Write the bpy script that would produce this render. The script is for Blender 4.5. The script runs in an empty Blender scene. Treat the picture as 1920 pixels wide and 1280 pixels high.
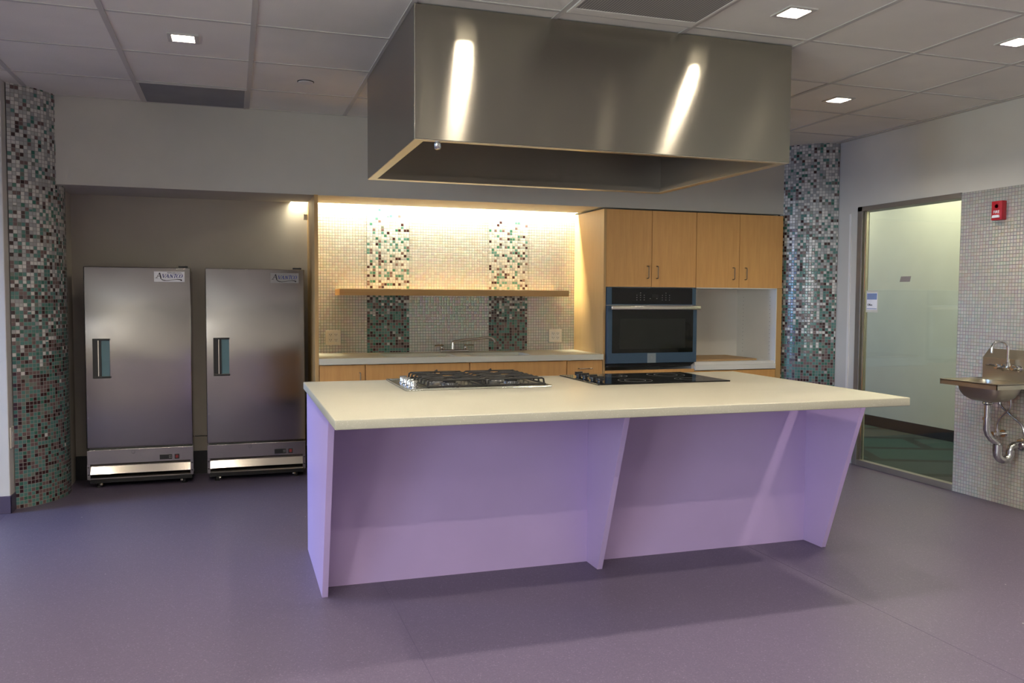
import bpy, bmesh, math, random
from mathutils import Vector, Matrix
random.seed(7)
PI = math.pi
C = bpy.context.scene.collection
SC = bpy.context.scene

# ------------------------------------------------------------------ camera
H = 1.233
cam = bpy.data.cameras.new('camera'); cam_o = bpy.data.objects.new('camera', cam); C.objects.link(cam_o)
cam.sensor_width = 36.0; cam.lens = 1589.3 / 1920 * 36.0; cam.clip_start = 0.05
yaw, pitch, roll = math.radians(18.196), math.radians(-2.945), math.radians(0.314)
fw = Vector((math.sin(yaw) * math.cos(pitch), math.cos(yaw) * math.cos(pitch), math.sin(pitch)))
rt = Vector((math.cos(yaw), -math.sin(yaw), 0)); up = rt.cross(fw)
r2 = rt * math.cos(roll) + up * math.sin(roll); u2 = -rt * math.sin(roll) + up * math.cos(roll)
M = Matrix((r2, u2, -fw)).transposed().to_4x4(); M.translation = Vector((0, 0, H))
cam_o.matrix_world = M
SC.camera = cam_o

# ------------------------------------------------------------------ colour management, world
SC.view_settings.view_transform = 'Standard'; SC.view_settings.look = 'None'
SC.view_settings.gamma = 1.0; SC.view_settings.use_curve_mapping = False
SC.view_settings.exposure = 0.50
SC.cycles.use_denoising = True
SC.cycles.max_bounces = 10; SC.cycles.diffuse_bounces = 6; SC.cycles.glossy_bounces = 6
SC.cycles.caustics_reflective = False; SC.cycles.caustics_refractive = False
SC.cycles.sample_clamp_indirect = 4.0
W = bpy.data.worlds.new('world'); SC.world = W; W.use_nodes = True
W.node_tree.nodes['Background'].inputs[0].default_value = (0.35, 0.5, 0.9, 1)
W.node_tree.nodes['Background'].inputs[1].default_value = 0.6

LED_W = 34.0
LED_C = (1.0, 0.93, 0.69)
DAY_W = 24.0
DAY_C = (0.32, 0.50, 1.0)
HALL_W = 36.0
HALL_C = (1.0, 0.94, 0.66)

def area(name, loc, rot, sx, sy, power, color, spread=PI, parent=None):
    l = bpy.data.lights.new(name, 'AREA'); l.shape = 'RECTANGLE'; l.size = sx; l.size_y = sy
    l.energy = power; l.color = color; l.spread = spread
    o = bpy.data.objects.new(name, l); C.objects.link(o)
    o.rotation_euler = rot
    if parent is not None:
        o.parent = parent; o.location = Vector(loc) - parent.location
    else:
        o.location = loc
    return o

# window light from the left, then an added fill lamp, hallway ceiling lamps
area('daylight_and_fill', (-3.72, 4.75, 1.35), (0, -PI / 2 + 0.30, 0), 1.3, 0.9, DAY_W, DAY_C, math.radians(60))
area('daylight_and_fill', (-3.66, -0.1, 1.4), (0, -PI / 2 , 0), 1.2, 1.8, 84.0, (0.76, 0.84, 1.0), math.radians(130))
area('daylight_and_fill', (-3.66, -2.2, 1.4), (0, -PI / 2 , 0), 1.2, 1.3, 95.0, (1.0, 0.93, 0.90), math.radians(150))  # added fill lamp with no known source, behind the made-up third window

# ------------------------------------------------------------------ materials
MATS = {}
def lin(c):
    return tuple(((x / 255) / 12.92 if x / 255 <= 0.04045 else (((x / 255) + 0.055) / 1.055) ** 2.4) for x in c)
def base(name):
    m = bpy.data.materials.new(name); m.use_nodes = True; MATS[name] = m
    nt = m.node_tree; b = nt.nodes['Principled BSDF']
    return m, nt, b
def nd(nt, t, **k):
    n = nt.nodes.new(t)
    for a, v in k.items(): setattr(n, a, v)
    return n
def math_(nt, op, a, b=None, c=None):
    n = nd(nt, 'ShaderNodeMath', operation=op)
    for i, v in enumerate((a, b, c)):
        if v is None: continue
        if isinstance(v, (int, float)): n.inputs[i].default_value = v
        else: nt.links.new(v, n.inputs[i])
    return n.outputs[0]
def mix(nt, f, a, b):
    n = nd(nt, 'ShaderNodeMix', data_type='RGBA')
    for i, v in ((0, f), (6, a), (7, b)):
        if isinstance(v, (int, float)): n.inputs[i].default_value = v
        elif isinstance(v, tuple): n.inputs[i].default_value = (*v[:3], 1)
        else: nt.links.new(v, n.inputs[i])
    return n.outputs[2]
def noise_tex(nt, scale, detail=3, sc=(1, 1, 1), rough=0.5):
    tc = nd(nt, 'ShaderNodeTexCoord'); mp = nd(nt, 'ShaderNodeMapping'); mp.inputs['Scale'].default_value = sc
    n = nd(nt, 'ShaderNodeTexNoise'); n.inputs['Scale'].default_value = scale; n.inputs['Detail'].default_value = detail
    n.inputs['Roughness'].default_value = rough
    nt.links.new(tc.outputs['Object'], mp.inputs[0]); nt.links.new(mp.outputs[0], n.inputs['Vector'])
    return n.outputs['Fac']
def ramp(nt, fac, stops, const=False):
    r = nd(nt, 'ShaderNodeValToRGB'); e = r.color_ramp.elements
    if const: r.color_ramp.interpolation = 'CONSTANT'
    e[0].position = stops[0][0]; e[0].color = (*stops[0][1], 1); e[1].position = stops[1][0]; e[1].color = (*stops[1][1], 1)
    for p, c in stops[2:]:
        k = e.new(p); k.color = (*c, 1)
    nt.links.new(fac, r.inputs[0]); return r.outputs[0]
def plain(name, col, rough=0.5, metal=0.0, var=0.06, scale=6, bump=0.0, bscale=80, spec=0.5, coat=0, sc=(1, 1, 1)):
    m, nt, b = base(name)
    f = noise_tex(nt, scale, sc=sc)
    lo = tuple(max(0, x * (1 - var)) for x in col); hi = tuple(min(1, x * (1 + var)) for x in col)
    nt.links.new(ramp(nt, f, [(0.3, lo), (0.7, hi)]), b.inputs['Base Color'])
    b.inputs['Roughness'].default_value = rough; b.inputs['Metallic'].default_value = metal
    b.inputs['Specular IOR Level'].default_value = spec; b.inputs['Coat Weight'].default_value = coat
    if bump:
        bp = nd(nt, 'ShaderNodeBump'); bp.inputs['Strength'].default_value = bump; bp.inputs['Distance'].default_value = 0.002
        nt.links.new(noise_tex(nt, bscale, 2), bp.inputs['Height']); nt.links.new(bp.outputs[0], b.inputs['Normal'])
    return m
def emis(name, col, s):
    m, nt, b = base(name); b.inputs['Base Color'].default_value = (0.8, 0.8, 0.8, 1)
    b.inputs['Emission Color'].default_value = (*col, 1); b.inputs['Emission Strength'].default_value = s
    return m
def steel(name, col, rough, aniso, tangent, wob=0.0, wscale=1.5, smudge=0.0, grain=(1, 1, 60)):
    m, nt, b = base(name)
    b.inputs['Metallic'].default_value = 1.0
    f = noise_tex(nt, 14, 3, sc=grain)
    nt.links.new(ramp(nt, f, [(0.2, tuple(x * 0.94 for x in col)), (0.8, col)]), b.inputs['Base Color'])
    r = math_(nt, 'MULTIPLY_ADD', f, 0.08, rough - 0.04)
    if smudge:
        s = ramp(nt, noise_tex(nt, 5, 4, sc=(1, 1, 1.6)), [(0.55, (0, 0, 0)), (0.75, (1, 1, 1))])
        r = math_(nt, 'MULTIPLY_ADD', s, smudge, r)
    nt.links.new(r, b.inputs['Roughness'])
    if aniso:
        b.inputs['Anisotropic'].default_value = aniso
        t = nd(nt, 'ShaderNodeCombineXYZ')
        for i in range(3): t.inputs[i].default_value = tangent[i]
        nt.links.new(t.outputs[0], b.inputs['Tangent'])
    if wob:
        bp = nd(nt, 'ShaderNodeBump'); bp.inputs['Strength'].default_value = 1.0; bp.inputs['Distance'].default_value = wob
        nt.links.new(noise_tex(nt, wscale, 1), bp.inputs['Height']); nt.links.new(bp.outputs[0], b.inputs['Normal'])
    return m

plain('wall_paint', (0.56, 0.55, 0.50), 0.75, var=0.02, bump=0.15, bscale=220)
plain('shaded_niche_paint', (0.42, 0.385, 0.335), 0.75, var=0.02, bump=0.15, bscale=220)  # wall paint darkened; the niche's shade is put into this colour
plain('pilaster_paint', (0.62, 0.61, 0.57), 0.6, var=0.02)
plain('hall_paint', (0.66, 0.66, 0.60), 0.7, var=0.02)
plain('ceiling_tile', (0.80, 0.785, 0.71), 0.9, var=0.05, scale=2.2, bump=0.5, bscale=260)
plain('ceiling_grid', (0.54, 0.53, 0.49), 0.5, var=0.02)
plain('dark_base', (0.012, 0.011, 0.013), 0.4)
plain('purple_base', (0.075, 0.06, 0.11), 0.45)
plain('purple_laminate', (0.49, 0.375, 0.66), 0.30, var=0.015, bump=0.10, bscale=400, spec=0.5)
plain('white_melamine', (0.74, 0.73, 0.69), 0.45, var=0.02)
plain('white_plastic', (0.74, 0.70, 0.62), 0.35, var=0.02)
plain('white_enamel', (0.72, 0.71, 0.68), 0.4, var=0.02)
plain('black_plastic', (0.010, 0.010, 0.011), 0.35)
plain('slot_black', (0.004, 0.004, 0.004), 0.7)
plain('cast_iron', (0.012, 0.012, 0.012), 0.55, spec=0.3, bump=0.4, bscale=300)
plain('black_glass', (0.004, 0.004, 0.005), 0.05, spec=0.35)
plain('oven_window', (0.004, 0.005, 0.004), 0.06, spec=0.35)
plain('oven_window_inner', (0.012, 0.014, 0.011), 0.08, spec=0.35)
plain('blue_film', (0.052, 0.098, 0.155), 0.32, metal=0.35, var=0.05)
plain('pale_film', (0.25, 0.30, 0.32), 0.35, metal=0.2)
plain('pane_blue', (0.10, 0.21, 0.25), 0.25)
plain('alarm_red', (0.42, 0.012, 0.025), 0.35)
plain('label_white', (0.85, 0.86, 0.90), 0.5)
plain('label_grey', (0.27, 0.265, 0.27), 0.4, metal=0.4)
plain('ink_blue', (0.02, 0.035, 0.22), 0.5)
plain('ink_black', (0.008, 0.008, 0.015), 0.5)
plain('ink_grey', (0.22, 0.22, 0.23), 0.5)
plain('sign_blue', (0.22, 0.30, 0.52), 0.5, var=0.12)
plain('sign_line', (0.08, 0.16, 0.36), 0.5)
plain('tape', (0.62, 0.62, 0.54), 0.3)
plain('patch_grey', (0.27, 0.24, 0.22), 0.6)
plain('rubber', (0.02, 0.02, 0.02), 0.6)
plain('frame_bronze', (0.27, 0.25, 0.22), 0.4, metal=0.6)
plain('red_switch', (0.25, 0.03, 0.03), 0.3)
plain('ply', (0.42, 0.27, 0.13), 0.55, var=0.2, scale=9, sc=(1, 8, 8))
plain('marker_white', (0.33, 0.33, 0.32), 0.5)
steel('dark_pull', (0.26, 0.21, 0.16), 0.3, 0, (0, 0, 1))
steel('chrome', (0.80, 0.80, 0.80), 0.08, 0, (0, 0, 1))
steel('sink_steel', (0.50, 0.455, 0.36), 0.30, 0, (0, 0, 1))
steel('cooktop_steel', (0.68, 0.69, 0.67), 0.20, 0, (1, 0, 0))
steel('trap_steel', (0.55, 0.55, 0.55), 0.18, 0, (0, 0, 1))
steel('hood_steel', (0.36, 0.345, 0.30), 0.20, 1.0, (0, 0, 1), wob=0.085, wscale=0.6)
steel('hood_side_steel', (0.36, 0.34, 0.32), 0.34, 0.5, (0, 0, 1), wob=0.01)
steel('hood_lip_steel', (0.62, 0.58, 0.48), 0.32, 0, (0, 0, 1), grain=(30, 30, 1))
steel('fridge_steel', (0.335, 0.31, 0.305), 0.22, 0.7, (1, 0, 0), wob=0.012, wscale=2.0, smudge=0.06, grain=(60, 1, 1))
steel('louver_steel', (0.66, 0.62, 0.56), 0.16, 0, (1, 0, 0))
steel('handle_steel', (0.66, 0.62, 0.56), 0.25, 0, (1, 0, 0))
emis('lens_glow', (1.0, 0.87, 0.70), 640.0)
emis('led_glow', (1.0, 0.92, 0.72), 9.0)

def wood(name, c1, c2, axis='Z', rough=0.42):
    m, nt, b = base(name)
    sc = {'Z': (18, 18, 1.2), 'X': (1.2, 18, 18)}[axis]
    f = noise_tex(nt, 3.0, 6, sc=sc, rough=0.65)
    g = noise_tex(nt, 2.0, 2)
    col = ramp(nt, f, [(0.25, c1), (0.75, c2)])
    nt.links.new(mix(nt, math_(nt, 'MULTIPLY', g, 0.25), col, tuple(x * 0.82 for x in c1)), b.inputs['Base Color'])
    b.inputs['Roughness'].default_value = rough
    return m
wood('maple', (0.63, 0.325, 0.105), (0.76, 0.425, 0.145))
wood('maple_side', (0.52, 0.325, 0.125), (0.60, 0.38, 0.155))
wood('maple_long', (0.46, 0.27, 0.10), (0.56, 0.34, 0.13), 'X')

def floor_mat():
    m, nt, b = base('vinyl_floor')
    tc = nd(nt, 'ShaderNodeTexCoord')
    v = nd(nt, 'ShaderNodeTexVoronoi'); v.inputs['Scale'].default_value = 260; v.inputs['Randomness'].default_value = 1
    nt.links.new(tc.outputs['Object'], v.inputs['Vector'])
    sep = nd(nt, 'ShaderNodeSeparateColor'); nt.links.new(v.outputs['Color'], sep.inputs[0])
    col = ramp(nt, sep.outputs[0], [(0.0, (0.080, 0.067, 0.113)), (0.45, (0.092, 0.077, 0.127)), (0.8, (0.106, 0.089, 0.139)), (0.97, (0.165, 0.145, 0.20))], True)
    big = noise_tex(nt, 1.3, 4)
    col = mix(nt, math_(nt, 'MULTIPLY', big, 0.25), col, (0.165, 0.135, 0.175))
    # sparse pale crumbs
    v2 = nd(nt, 'ShaderNodeTexVoronoi'); v2.inputs['Scale'].default_value = 4.5
    nt.links.new(tc.outputs['Object'], v2.inputs['Vector'])
    crumb = math_(nt, 'LESS_THAN', v2.outputs['Distance'], 0.018)
    col = mix(nt, crumb, col, (0.5, 0.48, 0.46))
    nt.links.new(col, b.inputs['Base Color'])
    b.inputs['Roughness'].default_value = 0.42; b.inputs['Specular IOR Level'].default_value = 0.45
    bp = nd(nt, 'ShaderNodeBump'); bp.inputs['Strength'].default_value = 0.25; bp.inputs['Distance'].default_value = 0.001
    nt.links.new(noise_tex(nt, 150, 2), bp.inputs['Height']); nt.links.new(bp.outputs[0], b.inputs['Normal'])
floor_mat()

def solid_surface(name, k):
    m, nt, b = base(name)
    f = noise_tex(nt, 2.2, 5, sc=(0.6, 2.5, 1))
    s = noise_tex(nt, 260, 1)
    col = ramp(nt, f, [(0.3, (0.36 * k, 0.35 * k, 0.28 * k)), (0.7, (0.41 * k, 0.40 * k, 0.325 * k))])
    col = mix(nt, math_(nt, 'MULTIPLY', math_(nt, 'GREATER_THAN', s, 0.68), 0.25), col, (0.8, 0.78, 0.72))
    nt.links.new(col, b.inputs['Base Color'])
    nt.links.new(math_(nt, 'MULTIPLY_ADD', f, 0.25, 0.22), b.inputs['Roughness'])
solid_surface('solid_surface', 1.0)
solid_surface('lit_solid_surface', 1.75)  # brighter copy; LED light on the sink counter is put into the colour

def carpet():
    m, nt, b = base('hall_carpet')
    tc = nd(nt, 'ShaderNodeTexCoord'); mp = nd(nt, 'ShaderNodeMapping'); mp.inputs['Rotation'].default_value = (0, 0, 0.42)
    nt.links.new(tc.outputs['Object'], mp.inputs[0])
    br = nd(nt, 'ShaderNodeTexBrick'); br.offset = 0.35; br.inputs['Scale'].default_value = 1.0
    br.inputs['Brick Width'].default_value = 1.7; br.inputs['Row Height'].default_value = 0.55; br.inputs['Mortar Size'].default_value = 0.05
    br.inputs['Color1'].default_value = (0.022, 0.062, 0.062, 1); br.inputs['Color2'].default_value = (0.070, 0.042, 0.052, 1); br.inputs['Mortar'].default_value = (0.014, 0.018, 0.020, 1)
    br.inputs['Bias'].default_value = -0.35
    nt.links.new(mp.outputs[0], br.inputs['Vector'])
    nt.links.new(mix(nt, math_(nt, 'MULTIPLY', noise_tex(nt, 60, 4), 0.6), br.outputs['Color'], (0.028, 0.034, 0.040)), b.inputs['Base Color'])
    b.inputs['Roughness'].default_value = 0.95
carpet()

def mosaic(name, pitch, zstops=None, pale=False, pearl=0.12, jit=0.035):
    """glass mosaic on UVs measured in metres; zstops = share of coloured tiles against height"""
    m, nt, b = base(name)
    uv = nd(nt, 'ShaderNodeUVMap'); uv.uv_map = 'UVMap'
    sp = nd(nt, 'ShaderNodeSeparateXYZ'); nt.links.new(uv.outputs[0], sp.inputs[0])
    u = math_(nt, 'DIVIDE', sp.outputs[0], pitch); v = math_(nt, 'DIVIDE', sp.outputs[1], pitch)
    fu = math_(nt, 'FLOOR', u); fv = math_(nt, 'FLOOR', v)
    du = math_(nt, 'ABSOLUTE', math_(nt, 'SUBTRACT', math_(nt, 'SUBTRACT', u, fu), 0.5))
    dv = math_(nt, 'ABSOLUTE', math_(nt, 'SUBTRACT', math_(nt, 'SUBTRACT', v, fv), 0.5))
    edge = math_(nt, 'MAXIMUM', du, dv)
    cb = nd(nt, 'ShaderNodeCombineXYZ'); nt.links.new(fu, cb.inputs[0]); nt.links.new(fv, cb.inputs[1])
    wn = nd(nt, 'ShaderNodeTexWhiteNoise', noise_dimensions='2D'); nt.links.new(cb.outputs[0], wn.inputs['Vector'])
    s = nd(nt, 'ShaderNodeSeparateColor'); nt.links.new(wn.outputs['Color'], s.inputs[0])
    R, G, B = s.outputs
    if pale:
        tile = ramp(nt, R, [(0.0, (0.52, 0.52, 0.47)), (0.5, (0.58, 0.57, 0.52)), (1.0, (0.66, 0.65, 0.59))])
        hue = ramp(nt, G, [(0.0, (0.54, 0.62, 0.58)), (0.35, (0.64, 0.59, 0.50)), (0.7, (0.58, 0.57, 0.53)), (1.0, (0.62, 0.57, 0.57))])
        tile = mix(nt, 0.5, tile, hue)
        grout = (0.14, 0.14, 0.125)
    else:
        light = ramp(nt, B, [(0.0, (0.64, 0.64, 0.60)), (0.5, (0.33, 0.345, 0.34)), (0.75, (0.42, 0.43, 0.42))], True)
        dark = ramp(nt, G, [(0.0, (0.085, 0.205, 0.180)), (0.34, (0.04, 0.145, 0.105)), (0.46, (0.15, 0.10, 0.095)), (0.70, (0.040, 0.016, 0.016)), (0.93, (0.16, 0.18, 0.15))], True)
        zf = math_(nt, 'DIVIDE', sp.outputs[1], 2.5)
        pr = nd(nt, 'ShaderNodeSeparateColor')
        nt.links.new(ramp(nt, zf, [(z / 2.5, (p, p, p)) for z, p in zstops]), pr.inputs[0])
        sel = math_(nt, 'LESS_THAN', R, pr.outputs[0])
        tile = mix(nt, sel, light, dark)
        grout = (0.25, 0.25, 0.23)
    isg = math_(nt, 'GREATER_THAN', edge, 0.435)
    nt.links.new(mix(nt, isg, tile, grout), b.inputs['Base Color'])
    nt.links.new(math_(nt, 'MULTIPLY_ADD', isg, 0.50, 0.20), b.inputs['Roughness'])
    if pale:
        b.inputs['Thin Film IOR'].default_value = 1.8
        nt.links.new(math_(nt, 'MULTIPLY_ADD', B, 300, 250), b.inputs['Thin Film Thickness'])
        nt.links.new(math_(nt, 'MULTIPLY', math_(nt, 'SUBTRACT', 1.0, isg), pearl), b.inputs['Metallic'])
    b.inputs['Specular IOR Level'].default_value = 0.45
    # every tile is set at a very slightly different angle
    geo = nd(nt, 'ShaderNodeNewGeometry')
    sub = nd(nt, 'ShaderNodeVectorMath', operation='SUBTRACT'); nt.links.new(wn.outputs['Color'], sub.inputs[0]); sub.inputs[1].default_value = (0.5, 0.5, 0.5)
    scl = nd(nt, 'ShaderNodeVectorMath', operation='SCALE'); nt.links.new(sub.outputs[0], scl.inputs[0]); scl.inputs['Scale'].default_value = jit if pale else 0.05
    add = nd(nt, 'ShaderNodeVectorMath', operation='ADD'); nt.links.new(geo.outputs['Normal'], add.inputs[0]); nt.links.new(scl.outputs[0], add.inputs[1])
    nrm = nd(nt, 'ShaderNodeVectorMath', operation='NORMALIZE'); nt.links.new(add.outputs[0], nrm.inputs[0])
    bp = nd(nt, 'ShaderNodeBump'); bp.inputs['Strength'].default_value = 0.6; bp.inputs['Distance'].default_value = 0.0012
    hgt = math_(nt, 'SUBTRACT', 1.0, nd_smooth(nt, edge)); nt.links.new(hgt, bp.inputs['Height']); nt.links.new(nrm.outputs[0], bp.inputs['Normal'])
    nt.links.new(bp.outputs[0], b.inputs['Normal'])
def nd_smooth(nt, x):
    n = nd(nt, 'ShaderNodeMapRange', interpolation_type='SMOOTHSTEP'); n.inputs['From Min'].default_value = 0.36; n.inputs['From Max'].default_value = 0.45
    nt.links.new(x, n.inputs[0]); return n.outputs[0]
P = 0.0209
mosaic('mosaic_pale', P, pale=True)
mosaic('mosaic_pearl', 0.0216, pale=True, pearl=0.36, jit=0.06)
mosaic('mosaic_column', 0.0220, [(0.0, 1.0), (0.75, 0.97), (0.95, 0.86), (1.25, 0.62), (1.6, 0.45), (1.9, 0.27), (2.43, 0.20)])
mosaic('mosaic_strip', P, [(0.0, 1.0), (1.06, 0.99), (1.14, 0.70), (1.24, 0.52), (1.40, 0.36), (1.60, 0.28), (1.78, 0.20), (1.86, 0.03)])

def glass_mat():
    m = bpy.data.materials.new('pane_glass'); m.use_nodes = True; MATS['pane_glass'] = m
    nt = m.node_tree; nt.nodes.remove(nt.nodes['Principled BSDF']); out = nt.nodes['Material Output']
    t = nd(nt, 'ShaderNodeBsdfTransparent'); t.inputs[0].default_value = (0.93, 0.96, 0.92, 1)
    g = nd(nt, 'ShaderNodeBsdfGlossy'); g.inputs['Roughness'].default_value = 0.02
    geo = nd(nt, 'ShaderNodeNewGeometry'); dt = nd(nt, 'ShaderNodeVectorMath', operation='DOT_PRODUCT')
    nt.links.new(geo.outputs['Incoming'], dt.inputs[0]); nt.links.new(geo.outputs['Normal'], dt.inputs[1])
    c = math_(nt, 'SUBTRACT', 1.0, math_(nt, 'ABSOLUTE', dt.outputs['Value']))
    f = math_(nt, 'MULTIPLY_ADD', math_(nt, 'POWER', c, 5), 0.9, 0.04)
    mx = nd(nt, 'ShaderNodeMixShader'); nt.links.new(f, mx.inputs[0]); nt.links.new(t.outputs[0], mx.inputs[1]); nt.links.new(g.outputs[0], mx.inputs[2])
    nt.links.new(mx.outputs[0], out.inputs[0])
glass_mat()
def grille_mat(name, c_hi, c_lo, n):
    m, nt, b = base(name)
    tc = nd(nt, 'ShaderNodeTexCoord'); w = nd(nt, 'ShaderNodeTexWave', wave_type='BANDS', bands_direction='X'); w.inputs['Scale'].default_value = n
    nt.links.new(tc.outputs['Object'], w.inputs['Vector'])
    nt.links.new(ramp(nt, w.outputs['Fac'], [(0.3, c_lo), (0.7, c_hi)]), b.inputs['Base Color']); b.inputs['Roughness'].default_value = 0.5
grille_mat('grille', (0.36, 0.35, 0.34), (0.16, 0.155, 0.15), 26)
plain('vent_grey', (0.22, 0.225, 0.24), 0.6, var=0.08, scale=5)

# ------------------------------------------------------------------ mesh helpers
class MB:
    def __init__(s): s.bm = bmesh.new(); s.uv = s.bm.loops.layers.uv.new('UVMap')
    def box(s, x0, x1, y0, y1, z0, z1, bev=0.0, seg=2, rot=None, piv=None):
        t = bmesh.new(); bmesh.ops.create_cube(t, size=1)
        for v in t.verts: v.co = Vector(((x0 + x1) / 2 + v.co.x * (x1 - x0), (y0 + y1) / 2 + v.co.y * (y1 - y0), (z0 + z1) / 2 + v.co.z * (z1 - z0)))
        if bev: bmesh.ops.bevel(t, geom=t.edges[:], offset=bev, segments=seg, affect='EDGES', profile=0.5)
        if rot: 
            R = Matrix.Rotation(rot[0], 3, rot[1]); p = Vector(piv)
            for v in t.verts: v.co = p + R @ (v.co - p)
        s.merge(t); return s
    def merge(s, t):
        mp = {v: s.bm.verts.new(v.co) for v in t.verts}
        for f in t.faces:
            try: s.bm.faces.new([mp[v] for v in f.verts])
            except ValueError: pass
        t.free()
    def quad(s, pts, uvs=None):
        f = s.bm.faces.new([s.bm.verts.new(p) for p in pts])
        if uvs:
            for l, q in zip(f.loops, uvs): l[s.uv].uv = q
        return s
    def prism(s, pts, axis, a, b, bev=0):
        t = bmesh.new()
        def P3(p, d): return {'X': (d, p[0], p[1]), 'Y': (p[0], d, p[1]), 'Z': (p[0], p[1], d)}[axis]
        A = [t.verts.new(P3(p, a)) for p in pts]; B = [t.verts.new(P3(p, b)) for p in pts]
        t.faces.new(A); t.faces.new(B[::-1]); n = len(pts)
        for i in range(n): t.faces.new((A[i], B[i], B[(i + 1) % n], A[(i + 1) % n]))
        bmesh.ops.recalc_face_normals(t, faces=t.faces)
        if bev: bmesh.ops.bevel(t, geom=t.edges[:], offset=bev, segments=2, affect='EDGES', profile=0.5)
        s.merge(t); return s
    def tube(s, pts, r, seg=10, cap=True):
        pts = [Vector(p) for p in pts]; n = len(pts)
        rs = r if isinstance(r, (list, tuple)) else [r] * n
        rings = []; prev = None
        for i, p in enumerate(pts):
            d = (pts[min(i + 1, n - 1)] - pts[max(i - 1, 0)]).normalized()
            if prev is None:
                a = Vector((0, 0, 1)) if abs(d.z) < 0.9 else Vector((1, 0, 0)); x = d.cross(a).normalized()
            else: x = (prev - d * prev.dot(d)).normalized()
            prev = x; y = d.cross(x)
            rings.append([s.bm.verts.new(p + (x * math.cos(2 * PI * k / seg) + y * math.sin(2 * PI * k / seg)) * rs[i]) for k in range(seg)])
        for i in range(n - 1):
            for k in range(seg): s.bm.faces.new((rings[i][k], rings[i][(k + 1) % seg], rings[i + 1][(k + 1) % seg], rings[i + 1][k]))
        if cap: s.bm.faces.new(rings[0][::-1]); s.bm.faces.new(rings[-1])
        return s
    def lathe(s, prof, c, axis='Z', seg=24):
        rings = []; c = Vector(c)
        for r, h in prof:
            ring = []
            for k in range(seg):
                a = 2 * PI * k / seg; q = (r * math.cos(a), r * math.sin(a))
                o = {'Z': (q[0], q[1], h), 'Y': (q[0], h, q[1]), 'X': (h, q[0], q[1])}[axis]
                ring.append(s.bm.verts.new(c + Vector(o)))
            rings.append(ring)
        for i in range(len(prof) - 1):
            for k in range(seg): s.bm.faces.new((rings[i][k], rings[i][(k + 1) % seg], rings[i + 1][(k + 1) % seg], rings[i + 1][k]))
        s.bm.faces.new(rings[0][::-1]); s.bm.faces.new(rings[-1]); return s
    def slab(s, xb, yb, holes, z0, z1):
        def solid(i, j):
            if i < 0 or j < 0 or i >= len(xb) - 1 or j >= len(yb) - 1: return False
            x = (xb[i] + xb[i + 1]) / 2; y = (yb[j] + yb[j + 1]) / 2
            return not any(h[0] < x < h[1] and h[2] < y < h[3] for h in holes)
        V = {}
        def v(x, y, z):
            k = (round(x, 5), round(y, 5), round(z, 5))
            if k not in V: V[k] = s.bm.verts.new((x, y, z))
            return V[k]
        for i in range(len(xb) - 1):
            for j in range(len(yb) - 1):
                if not solid(i, j): continue
                a, b, c, d = xb[i], xb[i + 1], yb[j], yb[j + 1]
                s.bm.faces.new((v(a, c, z1), v(b, c, z1), v(b, d, z1), v(a, d, z1)))
                s.bm.faces.new((v(a, d, z0), v(b, d, z0), v(b, c, z0), v(a, c, z0)))
                if not solid(i - 1, j): s.bm.faces.new((v(a, c, z0), v(a, c, z1), v(a, d, z1), v(a, d, z0)))
                if not solid(i + 1, j): s.bm.faces.new((v(b, c, z1), v(b, c, z0), v(b, d, z0), v(b, d, z1)))
                if not solid(i, j - 1): s.bm.faces.new((v(a, c, z1), v(a, c, z0), v(b, c, z0), v(b, c, z1)))
                if not solid(i, j + 1): s.bm.faces.new((v(a, d, z0), v(a, d, z1), v(b, d, z1), v(b, d, z0)))
        return s
    def build(s, name, mat, parent=None, smooth=False, keep=False, **props):
        if not keep: bmesh.ops.recalc_face_normals(s.bm, faces=s.bm.faces)
        me = bpy.data.meshes.new(name)
        if parent is not None: org = root_loc(parent)
        else:
            xs = [v.co for v in s.bm.verts]
            org = Vector(((min(p.x for p in xs) + max(p.x for p in xs)) / 2, (min(p.y for p in xs) + max(p.y for p in xs)) / 2, min(p.z for p in xs)))
        for v in s.bm.verts: v.co -= org
        s.bm.to_mesh(me); s.bm.free()
        me.materials.append(MATS[mat])
        if smooth:
            for p in me.polygons: p.use_smooth = True
            try: me.set_sharp_from_angle(angle=math.radians(40))
            except Exception: pass
        o = bpy.data.objects.new(name, me); C.objects.link(o)
        if parent is not None: o.parent = parent; o['_r'] = parent.get('_r', parent.name)
        else: o.location = org
        for k, q in props.items(): o[k] = q
        return o
def root_loc(p):
    while p.parent is not None: p = p.parent
    return Vector(p.location)
def thing(name, label, cat, loc, group=None):
    o = bpy.data.objects.new(name, None); C.objects.link(o); o.location = loc; o.empty_display_size = 0.1
    o['label'] = label; o['category'] = cat
    if group: o['group'] = group
    return o
def tag(o, label, cat, group=None):
    o['label'] = label; o['category'] = cat
    if group: o['group'] = group
    return o
def copy_tree(o, parent=None):
    c = o.copy(); C.objects.link(c)
    if parent is not None: c.parent = parent
    for ch in list(o.children): copy_tree(ch, c)
    return c
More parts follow.
